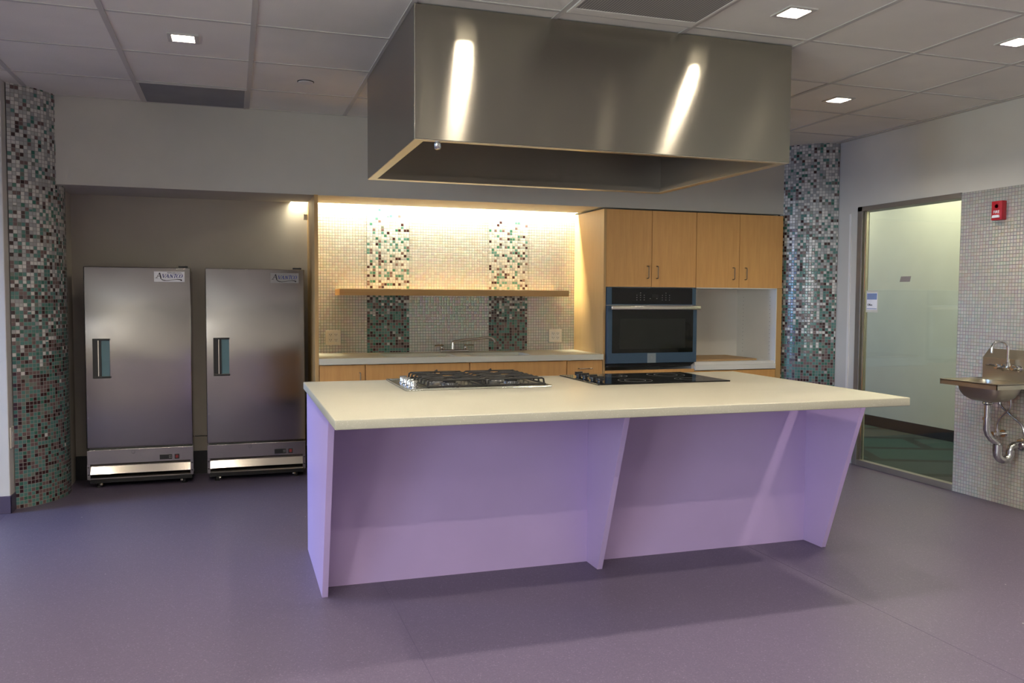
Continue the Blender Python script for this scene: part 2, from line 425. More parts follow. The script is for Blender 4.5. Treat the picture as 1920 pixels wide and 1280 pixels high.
def text(name, body, size, loc, rot, mat, parent, shear=0.0, bold=0.0, spacing=1.0, align='CENTER', sx=1.0):
    cu = bpy.data.curves.new(name, 'FONT'); cu.body = body; cu.size = size; cu.extrude = 0.0004; cu.shear = shear
    cu.offset = bold; cu.space_character = spacing; cu.align_x = align; cu.align_y = 'CENTER'
    t = bpy.data.objects.new(name, cu); C.objects.link(t)
    t.matrix_world = Matrix.Identity(4)
    bpy.context.view_layer.update()
    dg = bpy.context.evaluated_depsgraph_get()
    me = bpy.data.meshes.new_from_object(t.evaluated_get(dg))
    bpy.data.objects.remove(t); me.name = name
    R = Matrix.Translation(Vector(loc) - root_loc(parent)) @ rot.to_4x4() @ Matrix.Diagonal((sx, 1, 1, 1))
    me.transform(R); me.materials.clear(); me.materials.append(MATS[mat])
    o = bpy.data.objects.new(name, me); C.objects.link(o); o.parent = parent
    return o
ROT_FRONT = Matrix(((1, 0, 0), (0, 0, -1), (0, 1, 0)))      # text facing -Y
ROT_LEFT = Matrix(((0, 0, -1), (-1, 0, 0), (0, 1, 0)))      # text facing -X, reads towards -Y
def arc(c, r, a0, a1, n, plane='XZ', const=0.0):
    out = []
    for i in range(n + 1):
        a = a0 + (a1 - a0) * i / n; p = (c[0] + r * math.cos(a), c[1] + r * math.sin(a))
        out.append({'XZ': (p[0], const, p[1]), 'YZ': (const, p[0], p[1]), 'XY': (p[0], p[1], const)}[plane])
    return out

# ------------------------------------------------------------------ room shell
HC = 2.428; XW = 4.42; YS = 5.72; YN = 6.24; YC = 5.68; ZS = 1.905
XL = -3.5; YF = -3.0
S = dict(kind='structure')
MB().box(XL, XW, YF, YN, -0.05, 0.0).build('floor', 'vinyl_floor', **S)
# faint welded seams of the sheet floor
se = MB()
for x in (0.60, 2.43, -1.23): se.box(x - 0.0008, x + 0.0008, YF, 3.60 if x > 0.3 else 5.4, 0.0, 0.0006)
se.build('trim_1', 'purple_base', **S)

tx = [-0.512 + 0.61 * k for k in range(-5, 9)]; ty = [5.188 - 0.61 * k for k in range(0, 14)]
LIGHTS = [(-0.207, 4.273), (3.453, 4.273)] + [(x, y) for y in (3.053, 1.833, 0.613, -0.607, -1.827) for x in (-2.647, -1.427, -0.207, 1.013, 2.233, 3.453)]
holes = [(x - 0.052, x + 0.052, y - 0.052, y + 0.052) for x, y in LIGHTS]
xb = sorted({XL, XW, *[round(v, 5) for h in holes for v in h[:2]]}); yb = sorted({YF, YS, *[round(v, 5) for h in holes for v in h[2:]]})
ce = MB().slab(xb, yb, holes, HC, HC + 0.02).build('ceiling', 'ceiling_tile', **S)
g = MB()
for x in tx: g.box(x - 0.012, x + 0.012, YF, YS, HC - 0.004, HC + 0.001)
for y in ty: g.box(XL, XW, y - 0.009, y + 0.009, HC - 0.0035, HC + 0.001)
g.box(XL, XW, YS - 0.014, YS, HC - 0.004, HC + 0.001); g.box(XW - 0.018, XW, YF, 5.46, HC - 0.004, HC + 0.001)
g.build('ceiling_grid', 'ceiling_grid', ce)
MB().box(XL - 0.1, XW + 0.1, YF - 0.1, YN + 0.1, HC + 0.18, HC + 0.2).build('ceiling_slab', 'dark_base', ce)

wb = MB().box(-1.25, XW, YN, YN + 0.1, 0, 2.6).build('wall_back', 'shaded_niche_paint', **S)
MB().quad([(0.531, YN - 0.004, 0.824), (2.567, YN - 0.004, 0.824), (2.567, YN - 0.004, 2.05), (0.531, YN - 0.004, 2.05)],
          [(0.531 - 0.93, 0.824), (2.567 - 0.93, 0.824), (2.567 - 0.93, 2.05), (0.531 - 0.93, 2.05)]).build('backsplash_tile', 'mosaic_pale', wb, keep=True, label='pale iridescent glass mosaic')
for k, x0 in enumerate((0.93, 1.86)):
    u0 = 0.0 if k == 0 else P * 60
    MB().quad([(x0, YN - 0.0055, 0.824), (x0 + 15 * P, YN - 0.0055, 0.824), (x0 + 15 * P, YN - 0.0055, 1.885), (x0, YN - 0.0055, 1.885)],
              [(u0, 0.824), (u0 + 15 * P, 0.824), (u0 + 15 * P, 1.885), (u0, 1.885)]).build('accent_strip', 'mosaic_strip', wb, keep=True,
              label='left green, brown and white mosaic strip' if k == 0 else 'right green, brown and white mosaic strip')
MB().box(-1.25, 0.507, YN - 0.012, YN, 0, 0.16).build('baseboard_back', 'dark_base', **S)
# soffit with a light slot along the back wall
so = MB().box(-1.02, XW, YS, YS + 0.06, ZS - 0.006, HC + 0.02)
so.box(-1.02, 0.39, YS + 0.06, YN, ZS - 0.006, ZS + 0.03); so.box(0.39, 2.567, YS + 0.06, 6.175, ZS - 0.006, ZS + 0.03); so.box(2.567, XW, YS + 0.06, YN, ZS - 0.006, ZS + 0.03)
so.box(0.34, 2.60, YS + 0.06, YN, 2.06, 2.08); so.box(0.38, 0.39, 6.165, YN, ZS, 2.07); so.box(2.567, 2.577, 6.165, YN, ZS, 2.07)
so.build('wall_soffit', 'wall_paint', **S)
# left: niche cheek, pilaster and the wall that carries on to the left
MB().box(-1.36, -1.21, 5.39, YN + 0.1, 0, 2.6, 0.004).build('wall_pilaster', 'pilaster_paint', **S)
MB().box(XL, -1.36, 5.39, 5.55, 0, 2.6).build('wall_back_left', 'pilaster_paint', **S)
MB().box(-1.21, -1.01, 6.0, YN, 0, 2.0).build('wall_niche_cheek', 'shaded_niche_paint', **S)
bb = MB().box(XL, -1.203, 5.382, 5.39, 0, 0.10, 0.002); bb.box(-1.21, -1.203, 5.382, 5.5, 0, 0.10, 0.002); bb.build('baseboard_left', 'purple_base', **S)
# left wall: two windows, plus a made-up third opening for the fill lamp
WY = [(4.28, 5.22, 0.45, 2.05), (-1.0, 0.8, 0.8, 2.0), (-2.85, -1.55, 0.8, 2.0)]
lw = MB()
ys = [YF, -2.85, -1.55, -1.0, 0.8, 4.28, 5.22, 5.39]
for a, b_ in zip(ys[:-1], ys[1:]):
    w = [q for q in WY if abs(q[0] - a) < 1e-6]
    if w: lw.box(XL - 0.2, XL, a, b_, 0, w[0][2]); lw.box(XL - 0.2, XL, a, b_, w[0][3], 2.6)
    else: lw.box(XL - 0.2, XL, a, b_, 0, 2.6)
lw.build('wall_left', 'wall_paint', **S)
for i, (a, b_, c, d) in enumerate(WY):
    f = MB(); t = 0.04
    f.box(XL - 0.12, XL - 0.06, a, b_, c, c + t); f.box(XL - 0.12, XL - 0.06, a, b_, d - t, d); f.box(XL - 0.12, XL - 0.06, a, a + t, c + t, d - t); f.box(XL - 0.12, XL - 0.06, b_ - t, b_, c + t, d - t)
    wo = f.build('window_%d' % (i + 1), 'frame_bronze', **S)  # the third frame is made up to hold the fill lamp's opening
    MB().box(XL - 0.095, XL - 0.089, a + t, b_ - t, c + t, d - t).build('pane', 'pane_glass', wo)
MB().box(XL, XW, YF - 0.1, YF, 0, 2.6).build('wall_front', 'wall_paint', **S)
# right wall with the glazed office front
DY0, DY1, DZ = 4.275, 5.215, 1.918
rw = MB()
rw.box(XW, XW + 0.10, DY1, 6.4, 0, 2.6); rw.box(XW, XW + 0.10, DY0, DY1, DZ, 2.6); rw.box(XW, XW + 0.10, YF, DY0, 0, 2.6)
rw = rw.build('wall_right', 'wall_paint', **S)
y0, y1, xt = 1.6, DY0, XW - 0.006
tp = MB(); tp.quad([(xt, y1, 0.0), (xt, y0, 0.0), (xt, y0, 1.915), (xt, y1, 1.915)], [(0, 0), (y1 - y0, 0), (y1 - y0, 1.915), (0, 1.915)])
tp.quad([(xt, y1, 0), (xt, y1, 1.915), (XW, y1, 1.915), (XW, y1, 0)]); tp.quad([(xt, y1, 1.915), (xt, y0, 1.915), (XW, y0, 1.915), (XW, y1, 1.915)])
tp.build('tile_panel', 'mosaic_pearl', rw, keep=True, label='pale iridescent glass mosaic')
MB().box(XW - 0.008, XW, 5.285, 5.305, 0.02, 1.875).build('corner_guard', 'white_enamel', rw)
fr = MB()
fr.box(XW - 0.012, XW + 0.035, DY1 - 0.05, DY1, 0, DZ, 0.002); fr.box(XW - 0.012, XW + 0.10, DY0, DY1, DZ - 0.035, DZ, 0.002); fr.box(XW + 0.10, XW + 0.11, DY0, DY1, 0, 0.01)
d1 = fr.build('door_1', 'frame_bronze', **S)
MB().box(XW - 0.010, XW + 0.04, DY0, DY1 - 0.05, 0.0, 0.042, 0.002).build('bottom_rail', 'frame_bronze', d1)
MB().box(XW + 0.005, XW + 0.025, DY1 - 0.078, DY1 - 0.062, 0.04, DZ - 0.035).build('door_edge', 'handle_steel', d1)
MB().box(XW + 0.010, XW + 0.018, DY0, DY1 - 0.06, 0.04, DZ - 0.035).build('pane', 'pane_glass', d1)
# hallway beyond
MB().box(XW + 0.0, 6.1, 1.5, 8.6, -0.05, -0.001).build('floor_hall', 'hall_carpet', **S)
MB().box(5.95, 6.05, 1.5, 8.6, 0, 2.6).build('wall_hall', 'hall_paint', **S)
MB().box(5.938, 5.95, 1.5, 8.6, 0, 0.10).build('baseboard_hall', 'dark_base', **S)
MB().box(XW + 0.1, 6.1, 1.5, 8.6, 2.43, 2.5).build('ceiling_hall', 'ceiling_tile', **S)
MB().box(XW, 6.1, 8.6, 8.7, 0, 2.6).build('wall_hall_end', 'hall_paint', **S)
MB().box(XW, 6.1, 1.4, 1.5, 0, 2.6).build('wall_hall_near', 'hall_paint', **S)
for y in (3.3, 5.6, 7.6): area('hall_lamp', (5.60, y, 2.41), (0, 0, 0), 0.3, 1.4, HALL_W / 3, HALL_C)

# ------------------------------------------------------------------ mosaic columns
def column(cx, cy, r, xlim, side, label):
    N = 96; pts = []
    for i in range(N + 1):
        a = 2 * PI * i / N
        x, y = cx + r * math.cos(a), cy + r * math.sin(a)
        if (side > 0 and x >= xlim) or (side < 0 and x <= xlim): pts.append((a, x, y))
    # make contiguous
    for i in range(len(pts) - 1):
        if pts[i + 1][0] - pts[i][0] > 4 * PI / N: pts = pts[i + 1:] + [(a + 2 * PI, x, y) for a, x, y in pts[:i + 1]]; break
    pts = [p for p in pts]
    a0 = pts[0][0]; mb = MB()
    for p, q in zip(pts[:-1], pts[1:]):
        if abs(p[0] - q[0]) < 1e-4: continue
        u0, u1 = (p[0] - a0) * r, (q[0] - a0) * r
        mb.quad([(p[1], p[2], 0), (q[1], q[2], 0), (q[1], q[2], HC), (p[1], p[2], HC)], [(u0, 0), (u1, 0), (u1, HC), (u0, HC)])
    bmesh.ops.remove_doubles(mb.bm, verts=mb.bm.verts, dist=1e-5)
    return tag(mb.build('tiled_column', 'mosaic_column', smooth=True, keep=True), label, 'column')
column(-1.385, 5.85, 0.405, -1.209, 1, 'round column in white, teal and brown glass mosaic, left of the two refrigerators')
column(4.565, 5.875, 0.465, 4.419, -1, 'round column in white, teal and brown glass mosaic, between wall cabinets and glazed office front')

# ------------------------------------------------------------------ ceiling fittings
def downlight(x, y):
    t = thing('recessed_downlight', '', 'ceiling light', (x, y, HC), 'square recessed downlights in the ceiling tiles')
    f = MB().slab([x - 0.068, x - 0.05, x + 0.05, x + 0.068], [y - 0.068, y - 0.05, y + 0.05, y + 0.068], [(x - 0.05, x + 0.05, y - 0.05, y + 0.05)], HC - 0.006, HC)
    f.build('trim_ring', 'ceiling_grid', t)
    b = MB()
    for a, c, d, e in ((-0.051, -0.048, -0.051, 0.051), (0.048, 0.051, -0.051, 0.051), (-0.051, 0.051, -0.051, -0.048), (-0.051, 0.051, 0.048, 0.051)): b.box(x + a, x + c, y + d, y + e, HC - 0.004, HC + 0.045)
    b.box(x - 0.051, x + 0.051, y - 0.051, y + 0.051, HC + 0.032, HC + 0.045); b.build('housing', 'white_enamel', t)
    MB().box(x - 0.038, x + 0.038, y - 0.038, y + 0.038, HC + 0.026, HC + 0.032).build('lens', 'lens_glow', t)
    return t
LBL = {(-0.207, 4.273): 'square recessed downlight glowing above the left refrigerator side of the kitchen',
       (3.453, 4.273): 'square recessed downlight glowing right of the hood, farthest of the three on the right',
       (2.233, 3.053): 'square recessed downlight glowing in front of the hood, beside the big ceiling grille',
       (3.453, 3.053): 'square recessed downlight cut by the right picture edge near the tiled wall'}
for x, y in LIGHTS:
    t = downlight(x, y)
    t['label'] = LBL.get((x, y), 'square recessed downlight in the ceiling behind the viewpoint')
t = thing('ceiling_vent', 'plain grey perforated ceiling vent tile against the back soffit, above the refrigerators', 'ceiling vent', (-0.207, 5.45, HC))
MB().box(-0.497, 0.083, 5.2, 5.705, HC - 0.007, HC - 0.003, 0.001).build('face_plate', 'vent_grey', t)
f = MB().slab([-0.5, -0.49, 0.076, 0.086], [5.197, 5.207, 5.698, 5.708], [(-0.49, 0.076, 5.207, 5.698)], HC - 0.009, HC - 0.003); f.build('frame', 'ceiling_grid', t)
t = thing('return_air_grille', 'large ribbed return air grille in the ceiling, just in front of the hood', 'ceiling vent', (1.623, 3.05, HC))
MB().box(1.345, 1.905, 2.775, 3.285, HC - 0.007, HC - 0.004).build('ribbed_core', 'grille', t)
MB().slab([1.331, 1.345, 1.905, 1.917], [2.76, 2.775, 3.285, 3.345], [(1.345, 1.905, 2.775, 3.285)], HC - 0.009, HC - 0.003).build('frame', 'ceiling_tile', t)
t = thing('sprinkler_cover', 'small round white concealed sprinkler cap in a ceiling tile left of the hood', 'sprinkler', (0.396, 4.908, HC))
MB().lathe([(0.040, -0.0075), (0.042, -0.004), (0.042, -0.0035)], (0.396, 4.908, HC), seg=32).build('cap', 'white_enamel', t, True)
MB().lathe([(0.045, -0.004), (0.046, 0.0)], (0.396, 4.908, HC), seg=32).build('gap_ring', 'slot_black', t)

# ------------------------------------------------------------------ hood
hx0, hx1, hy0, hy1, hz = 0.709, 2.513, 3.446, 4.713, 1.880
hood = thing('range_hood', 'huge brushed stainless steel island hood hanging from the ceiling over the cooktops', 'range hood', ((hx0 + hx1) / 2, (hy0 + hy1) / 2, hz))
T = 0.012
MB().box(hx0, hx1, hy0, hy0 + T, hz, HC - 0.005, 0.0015).build('front_panel', 'hood_steel', hood)
MB().box(hx0, hx1, hy1 - T, hy1, hz, HC - 0.005, 0.0015).build('back_panel', 'hood_side_steel', hood)
MB().box(hx0, hx0 + T, hy0 + T, hy1 - T, hz, HC - 0.005, 0.001).build('side_panel', 'hood_side_steel', hood)
MB().box(hx1 - T, hx1, hy0 + T, hy1 - T, hz, HC - 0.005, 0.001).build('side_panel', 'hood_side_steel', hood)
l = 0.043
lip = MB()
lip.slab([hx0 + 0.001, hx0 + l, hx1 - l, hx1 - 0.001], [hy0 + 0.001, hy0 + l * 0.8, hy1 - l * 1.2, hy1 - 0.001], [(hx0 + l, hx1 - l, hy0 + l * 0.8, hy1 - l * 1.2)], hz - 0.003, hz - 0.0005)
lip.build('bottom_lip', 'hood_lip_steel', hood)
ch = MB()
ch.box(hx0 + T, hx1 - T, hy1 - l * 1.2 - 0.004, hy1 - l * 1.2, hz - 0.0005, hz + 0.03); ch.box(hx1 - l - 0.004, hx1 - l, hy0 + T, hy1 - T, hz - 0.0005, hz + 0.022)
ch.box(hx0 + l, hx0 + l + 0.004, hy0 + T, hy1 - T, hz - 0.0005, hz + 0.022)
ch.build('gutter', 'hood_side_steel', hood)
MB().box(hx0 + T, hx1 - T, hy0 + T, hy1 - T, 2.30, 2.31).build('filter_bank', 'hood_side_steel', hood)
MB().lathe([(0.011, 0.0), (0.011, -0.006), (0.015, -0.008), (0.015, -0.026), (0.010, -0.032)], (0.812, hy0 + 0.028, hz - 0.001), seg=20).build('nozzle', 'trap_steel', hood, True)

# ------------------------------------------------------------------ island
isl = thing('kitchen_island', 'lilac laminate kitchen island base with slanted support fins in the middle of the room', 'kitchen island', (1.565, 3.9, 0))
BY = 3.615
MB().box(0.357, 2.771, BY, BY + 0.02, 0.0, 0.785).build('front_panel', 'purple_laminate', isl)
MB().prism([(3.49, 0), (3.205, 0.785), (4.19, 0.785), (4.19, 0)], 'X', 0.333, 0.357, 0.001).build('end_panel', 'purple_laminate', isl)
MB().prism([(3.49, 0), (3.205, 0.785), (BY, 0.785), (BY, 0)], 'X', 1.562, 1.587, 0.001).build('support_fin', 'purple_laminate', isl)
MB().prism([(3.475, 0), (3.20, 0.785), (4.19, 0.785), (4.19, 0)], 'X', 2.771, 2.796, 0.001).build('end_panel', 'purple_laminate', isl)
for k in range(4):
    a = 0.36 + k * 0.60275; cb = MB().box(a + 0.002, a + 0.6, 4.165, 4.185, 0.1, 0.78, 0.001).build('door', 'maple', isl)
    MB().tube([(a + 0.06, 4.185, 0.6), (a + 0.06, 4.21, 0.6), (a + 0.06, 4.21, 0.7), (a + 0.06, 4.185, 0.7)], 0.004).build('handle', 'handle_steel', cb)
MB().box(0.357, 2.771, BY + 0.02, 4.165, 0.08, 0.775).build('carcass', 'white_melamine', isl)
ct = MB().box(0.319, 2.724, 2.871, 4.214, 0.785, 0.820, 0.004, 3).build('island_countertop', 'solid_surface', smooth=True)
tag(ct, 'long cream solid surface countertop on the lilac island', 'countertop')

# ------------------------------------------------------------------ gas cooktop
gx0, gx1, gy0, gy1, gz = 0.716, 1.408, 3.678, 4.178, 0.820
gas = thing('gas_cooktop', 'stainless gas cooktop with black iron grates set in the island top', 'cooktop', ((gx0 + gx1) / 2, (gy0 + gy1) / 2, gz))
m = MB().box(gx0, gx1, gy0, gy1, gz, gz + 0.006, 0.003); m.slab([gx0, gx0 + 0.012, gx1 - 0.012, gx1], [gy0, gy0 + 0.012, gy1 - 0.012, gy1], [(gx0 + 0.012, gx1 - 0.012, gy0 + 0.012, gy1 - 0.012)], gz + 0.005, gz + 0.009)
m.build('pan', 'cooktop_steel', gas)
for k in range(4):
    y = 3.765 + 0.085 * k; x = 0.772
    kb = MB().lathe([(0.021, 0.006), (0.021, 0.010), (0.017, 0.012), (0.0165, 0.030), (0.014, 0.034)], (x, y, gz), seg=28).build('knob', 'chrome', gas, True)
    MB().box(x - 0.017, x + 0.017, y - 0.0035, y + 0.0035, gz + 0.032, gz + 0.037, 0.001).build('grip', 'chrome', kb)
BURN = [(0.945, 3.80), (0.945, 4.05), (1.245, 3.80), (1.245, 4.05)]
for x, y in BURN:
    b1 = MB().lathe([(0.062, 0.004), (0.060, 0.008), (0.045, 0.010)], (x, y, gz + 0.002), seg=32).build('burner', 'chrome', gas, True)
    bh = MB().lathe([(0.036, 0.008), (0.038, 0.020), (0.034, 0.022)], (x, y, gz + 0.002), seg=32)
    for q in range(24):
        a = 2 * PI * q / 24; bh.box(x + 0.038 * math.cos(a) - 0.0015, x + 0.038 * math.cos(a) + 0.0015, y + 0.038 * math.sin(a) - 0.0015, y + 0.038 * math.sin(a) + 0.0015, gz + 0.010, gz + 0.021)
    bh.build('flame_ring', 'trap_steel', b1)
    MB().lathe([(0.030, 0.022), (0.031, 0.027), (0.026, 0.030)], (x, y, gz + 0.002), seg=28).build('cap', 'cast_iron', b1, True)
for k, (a, b_) in enumerate(((0.822, 1.096), (1.104, 1.380))):
    gr = MB(); r = 0.0042; zt = gz + 0.040; zb = gz + 0.014; f0, f1 = gy0 + 0.022, gy1 - 0.022
    for (p, q) in (((a, f0), (b_, f0)), ((b_, f0), (b_, f1)), ((b_, f1), (a, f1)), ((a, f1), (a, f0))): gr.tube([(p[0], p[1], zb), (q[0], q[1], zb)], r, 8)
    n = 7
    for i in range(n):
        y = f0 + 0.012 + (f1 - f0 - 0.024) * i / (n - 1); mid = (a + b_) / 2; dip = 0.006 if i % 2 else 0.0
        gr.tube([(a, y, zb), (a + 0.004, y, zt - 0.004), (a + 0.012, y, zt), (mid - 0.05, y, zt), (mid, y, zt - dip), (mid + 0.05, y, zt), (b_ - 0.012, y, zt), (b_ - 0.004, y, zt - 0.004), (b_, y, zb)], 0.0046, 6)
    for yc in (3.80, 4.05):
        xc = (BURN[0][0] if k == 0 else BURN[2][0])
        for sx, sy in ((1, 1), (1, -1), (-1, 1), (-1, -1)):
            gr.tube([(xc + sx * 0.022, yc + sy * 0.018, zt), (xc + sx * 0.06, yc + sy * 0.045, zt + 0.001), (xc + sx * 0.11, yc + sy * 0.085, zt)], 0.0042, 6)
    for x in (a + 0.003, (a + b_) / 2, b_ - 0.003):
        for y in (f0, f1): gr.box(x - 0.005, x + 0.005, y - 0.005, y + 0.005, gz + 0.006, zb + 0.001)
        if abs(x - (a + b_) / 2) < 0.01: gr.tube([(x, f1, zb), (x, f1, zt + 0.002), (x + 0.012, f1, zt + 0.008)], 0.005, 6)
    gr.build('grate', 'cast_iron', gas, True)

# ------------------------------------------------------------------ electric cooktop
ex0, ex1, ey0, ey1 = 1.642, 2.366, 3.684, 4.186
el = thing('glass_cooktop', 'flat black glass electric cooktop with four black knobs on the island top', 'cooktop', ((ex0 + ex1) / 2, (ey0 + ey1) / 2, gz))
MB().box(ex0, ex1, ey0, ey1, gz, gz + 0.006, 0.002).build('glass_top', 'black_glass', el)
for k in range(4):
    y = 3.79 + 0.083 * k + (0.02 if k > 1 else 0); x = 1.700
    kb = MB().lathe([(0.013, 0.006), (0.013, 0.012), (0.021, 0.014), (0.021, 0.022), (0.019, 0.024)], (x, y, gz), seg=24).build('knob', 'black_plastic', el, True)
    MB().box(x - 0.021, x + 0.021, y - 0.004, y + 0.004, gz + 0.023, gz + 0.033, 0.001).build('grip', 'black_plastic', kb)
for x, y, r in ((1.90, 3.81, 0.085), (1.90, 4.06, 0.07), (2.20, 3.81, 0.07), (2.20, 4.05, 0.10)):
    mb = MB()
    for rr in (r, r * 0.62):
        pts = arc((x, y), rr, 0, 2 * PI, 40, 'XY', gz + 0.0062)
        for p, q in zip(pts[:-1], pts[1:]):
            d = (Vector(p) - Vector((x, y, p[2]))).normalized() * 0.001; e = (Vector(q) - Vector((x, y, q[2]))).normalized() * 0.001
            mb.quad([Vector(p) - d, Vector(q) - e, Vector(q) + e, Vector(p) + d])
    mb.build('heating_zone_ring', 'marker_white', el)

# ------------------------------------------------------------------ sink run
pan = MB().box(0.507, 0.531, YC, YN, 0, ZS - 0.008, 0.001).build('end_panel', 'maple_side')
tag(pan, 'tall thin maple end panel standing between the right refrigerator and the sink run', 'panel')
ctz0, ctz = 0.786, 0.826
B1 = (0.985, 1.475, 5.735, 6.035); B2 = (1.585, 2.035, 5.735, 6.035)
m = MB().slab(sorted([0.532, B1[0], B1[1], B2[0], B2[1], 2.566]), [YC - 0.02, B1[2], B1[3], YN - 0.001], [B1, B2], ctz0, ctz)
tag(m.build('sink_countertop', 'lit_solid_surface'), 'grey-white countertop of the sink run against the mosaic backsplash', 'countertop')
for k, B in enumerate((B1, B2)):
    t = thing('sink_basin', ('left' if k == 0 else 'right') + ' of the two undermounted steel sinks in the back counter', 'sink', ((B[0] + B[1]) / 2, (B[2] + B[3]) / 2, 0.64), 'undermounted sinks in the back counter')
    b = MB(); w = 0.004; zf = 0.64
    b.box(B[0] - w, B[1] + w, B[2] - w, B[3] + w, zf - w, zf); b.box(B[0] - w, B[0], B[2], B[3], zf, ctz0); b.box(B[1], B[1] + w, B[2], B[3], zf, ctz0)
    b.box(B[0] - w, B[1] + w, B[2] - w, B[2], zf, ctz0); b.box(B[0] - w, B[1] + w, B[3], B[3] + w, zf, ctz0)
    b.build('bowl', 'sink_steel', t)
    MB().lathe([(0.045, 0.0), (0.045, 0.003), (0.03, 0.004)], ((B[0] + B[1]) / 2, (B[2] + B[3]) / 2, zf), seg=28).build('drain', 'chrome', t, True)
# faucet
fc = thing('deck_faucet', 'chrome two-handle deck faucet with long swing spout behind the back sinks', 'faucet', (1.555, 6.14, ctz))
MB().box(1.455, 1.675, 6.115, 6.165, ctz, ctz + 0.022, 0.009, 3).build('base_plate', 'chrome', fc, True)
MB().tube([(1.553, 6.14, ctz + 0.015), (1.553, 6.14, 0.893), (1.556, 6.137, 0.903), (1.565, 6.13, 0.909), (1.66, 6.06, 0.923), (1.775, 5.98, 0.940), (1.800, 5.962, 0.938), (1.818, 5.950, 0.926), (1.826, 5.944, 0.908)], [0.013, 0.012, 0.010, 0.009, 0.009, 0.009, 0.010, 0.011, 0.012], 14).build('spout', 'chrome', fc, True)
for x, s_ in ((1.470, -1), (1.650, 1)):
    hb = MB().lathe([(0.020, 0.018), (0.014, 0.030), (0.012, 0.042), (0.016, 0.052), (0.010, 0.058)], (x, 6.14, ctz), seg=20).build('handle', 'chrome', fc, True)
    MB().tube([(x, 6.14, ctz + 0.05), (x + s_ * 0.03, 6.128, ctz + 0.054), (x + s_ * 0.058, 6.115, ctz + 0.05)], [0.006, 0.007, 0.006], 8).build('lever', 'sink_steel', hb, True)
# base cabinets
def base_cabinet(x0, x1, kind, label):
    t = thing('base_cabinet', label, 'cabinet', ((x0 + x1) / 2, YC + 0.3, 0), 'maple base cabinets under the back counter')
    c = MB().box(x0 + 0.001, x1 - 0.001, YC + 0.02, YN - 0.002, 0.10, 0.638); c.box(x0 + 0.001, x0 + 0.019, YC + 0.02, YN - 0.002, 0.638, 0.785); c.box(x1 - 0.019, x1 - 0.001, YC + 0.02, YN - 0.002, 0.638, 0.785)
    c.box(x0 + 0.001, x1 - 0.001, YC + 0.06, YC + 0.08, 0, 0.10); c.build('carcass', 'maple', t)
    z1 = ctz0 - 0.006
    def pull(par, x, z, vert):
        p = [(x, YC, z - 0.048), (x, YC - 0.026, z - 0.048), (x, YC - 0.026, z + 0.048), (x, YC, z + 0.048)] if vert else [(x - 0.05, YC, z), (x - 0.05, YC - 0.026, z), (x + 0.05, YC - 0.026, z), (x + 0.05, YC, z)]
        MB().tube(p, 0.004, 8).build('handle', 'dark_pull', par, True)
    if kind == 'door':
        d = MB().box(x0 + 0.003, x1 - 0.003, YC, YC + 0.019, 0.105, z1, 0.001).build('door', 'maple', t); pull(d, x1 - 0.036, 0.680, True)
    elif kind == 'pair':
        MB().box(x0 + 0.003, x1 - 0.003, YC, YC + 0.019, 0.60, z1, 0.001).build('false_front', 'maple', t)
        xm = (x0 + x1) / 2
        for a, b_, hx in ((x0 + 0.003, xm - 0.002, xm - 0.04), (xm + 0.002, x1 - 0.003, xm + 0.04)):
            d = MB().box(a, b_, YC, YC + 0.019, 0.105, 0.596, 0.001).build('door', 'maple', t); pull(d, hx, 0.50, True)
    else:
        for a, b_ in ((0.105, 0.33), (0.334, 0.595), (0.60, z1)):
            d = MB().box(x0 + 0.003, x1 - 0.003, YC, YC + 0.019, a, b_, 0.001).build('drawer', 'maple', t); pull(d, (x0 + x1) / 2, b_ - 0.056, False)
base_cabinet(0.532, 0.835, 'door', 'narrow maple base cabinet with a vertical pull, at the left end of the sink run')
base_cabinet(0.835, 1.559, 'pair', 'wide maple base cabinet below the left back sink, handleless top front')
base_cabinet(1.559, 2.286, 'pair', 'wide maple base cabinet below the right back sink, handleless top front')
base_cabinet(2.286, 2.566, 'drawers', 'narrow maple drawer cabinet with horizontal pull, left of the wall oven')
# floating shelf
sh = MB().box(0.700, 2.407, 5.95, YN - 0.006, 1.245, 1.290, 0.001).build('floating_shelf', 'maple_long')
tag(sh, 'long empty maple floating shelf on the mosaic backsplash above the sinks', 'shelf')
# outlets
def outlet(x0, x1, z0, z1, label, grp):
    t = thing('outlet_plate', label, 'outlet', ((x0 + x1) / 2, YN - 0.008, (z0 + z1) / 2), grp)
    MB().box(x0, x1, YN - 0.014, YN - 0.006, z0, z1, 0.002).build('plate', 'white_plastic', t)
    w = (x1 - x0)
    for fx in (0.32, 0.68):
        cx = x0 + w * fx
        rc = MB().box(cx - 0.0165, cx + 0.0165, YN - 0.0165, YN - 0.013, z0 + 0.018, z1 - 0.018, 0.001).build('receptacle', 'white_enamel', t)
        sl = MB()
        for zz in (z0 + 0.034, z1 - 0.034):
            sl.box(cx - 0.008, cx - 0.005, YN - 0.0175, YN - 0.016, zz, zz + 0.008); sl.box(cx + 0.005, cx + 0.008, YN - 0.0175, YN - 0.016, zz, zz + 0.007)
            sl.box(cx - 0.002, cx + 0.002, YN - 0.0175, YN - 0.016, zz - 0.008, zz - 0.004)
        sl.build('slots', 'slot_black', rc)
outlet(0.630, 0.738, 0.886, 0.992, 'white double outlet plate on the backsplash beside the left end panel', 'outlet plates on the backsplash')
outlet(2.352, 2.460, 0.886, 0.988, 'white double outlet plate on the backsplash near the oven cabinet', 'outlet plates on the backsplash')
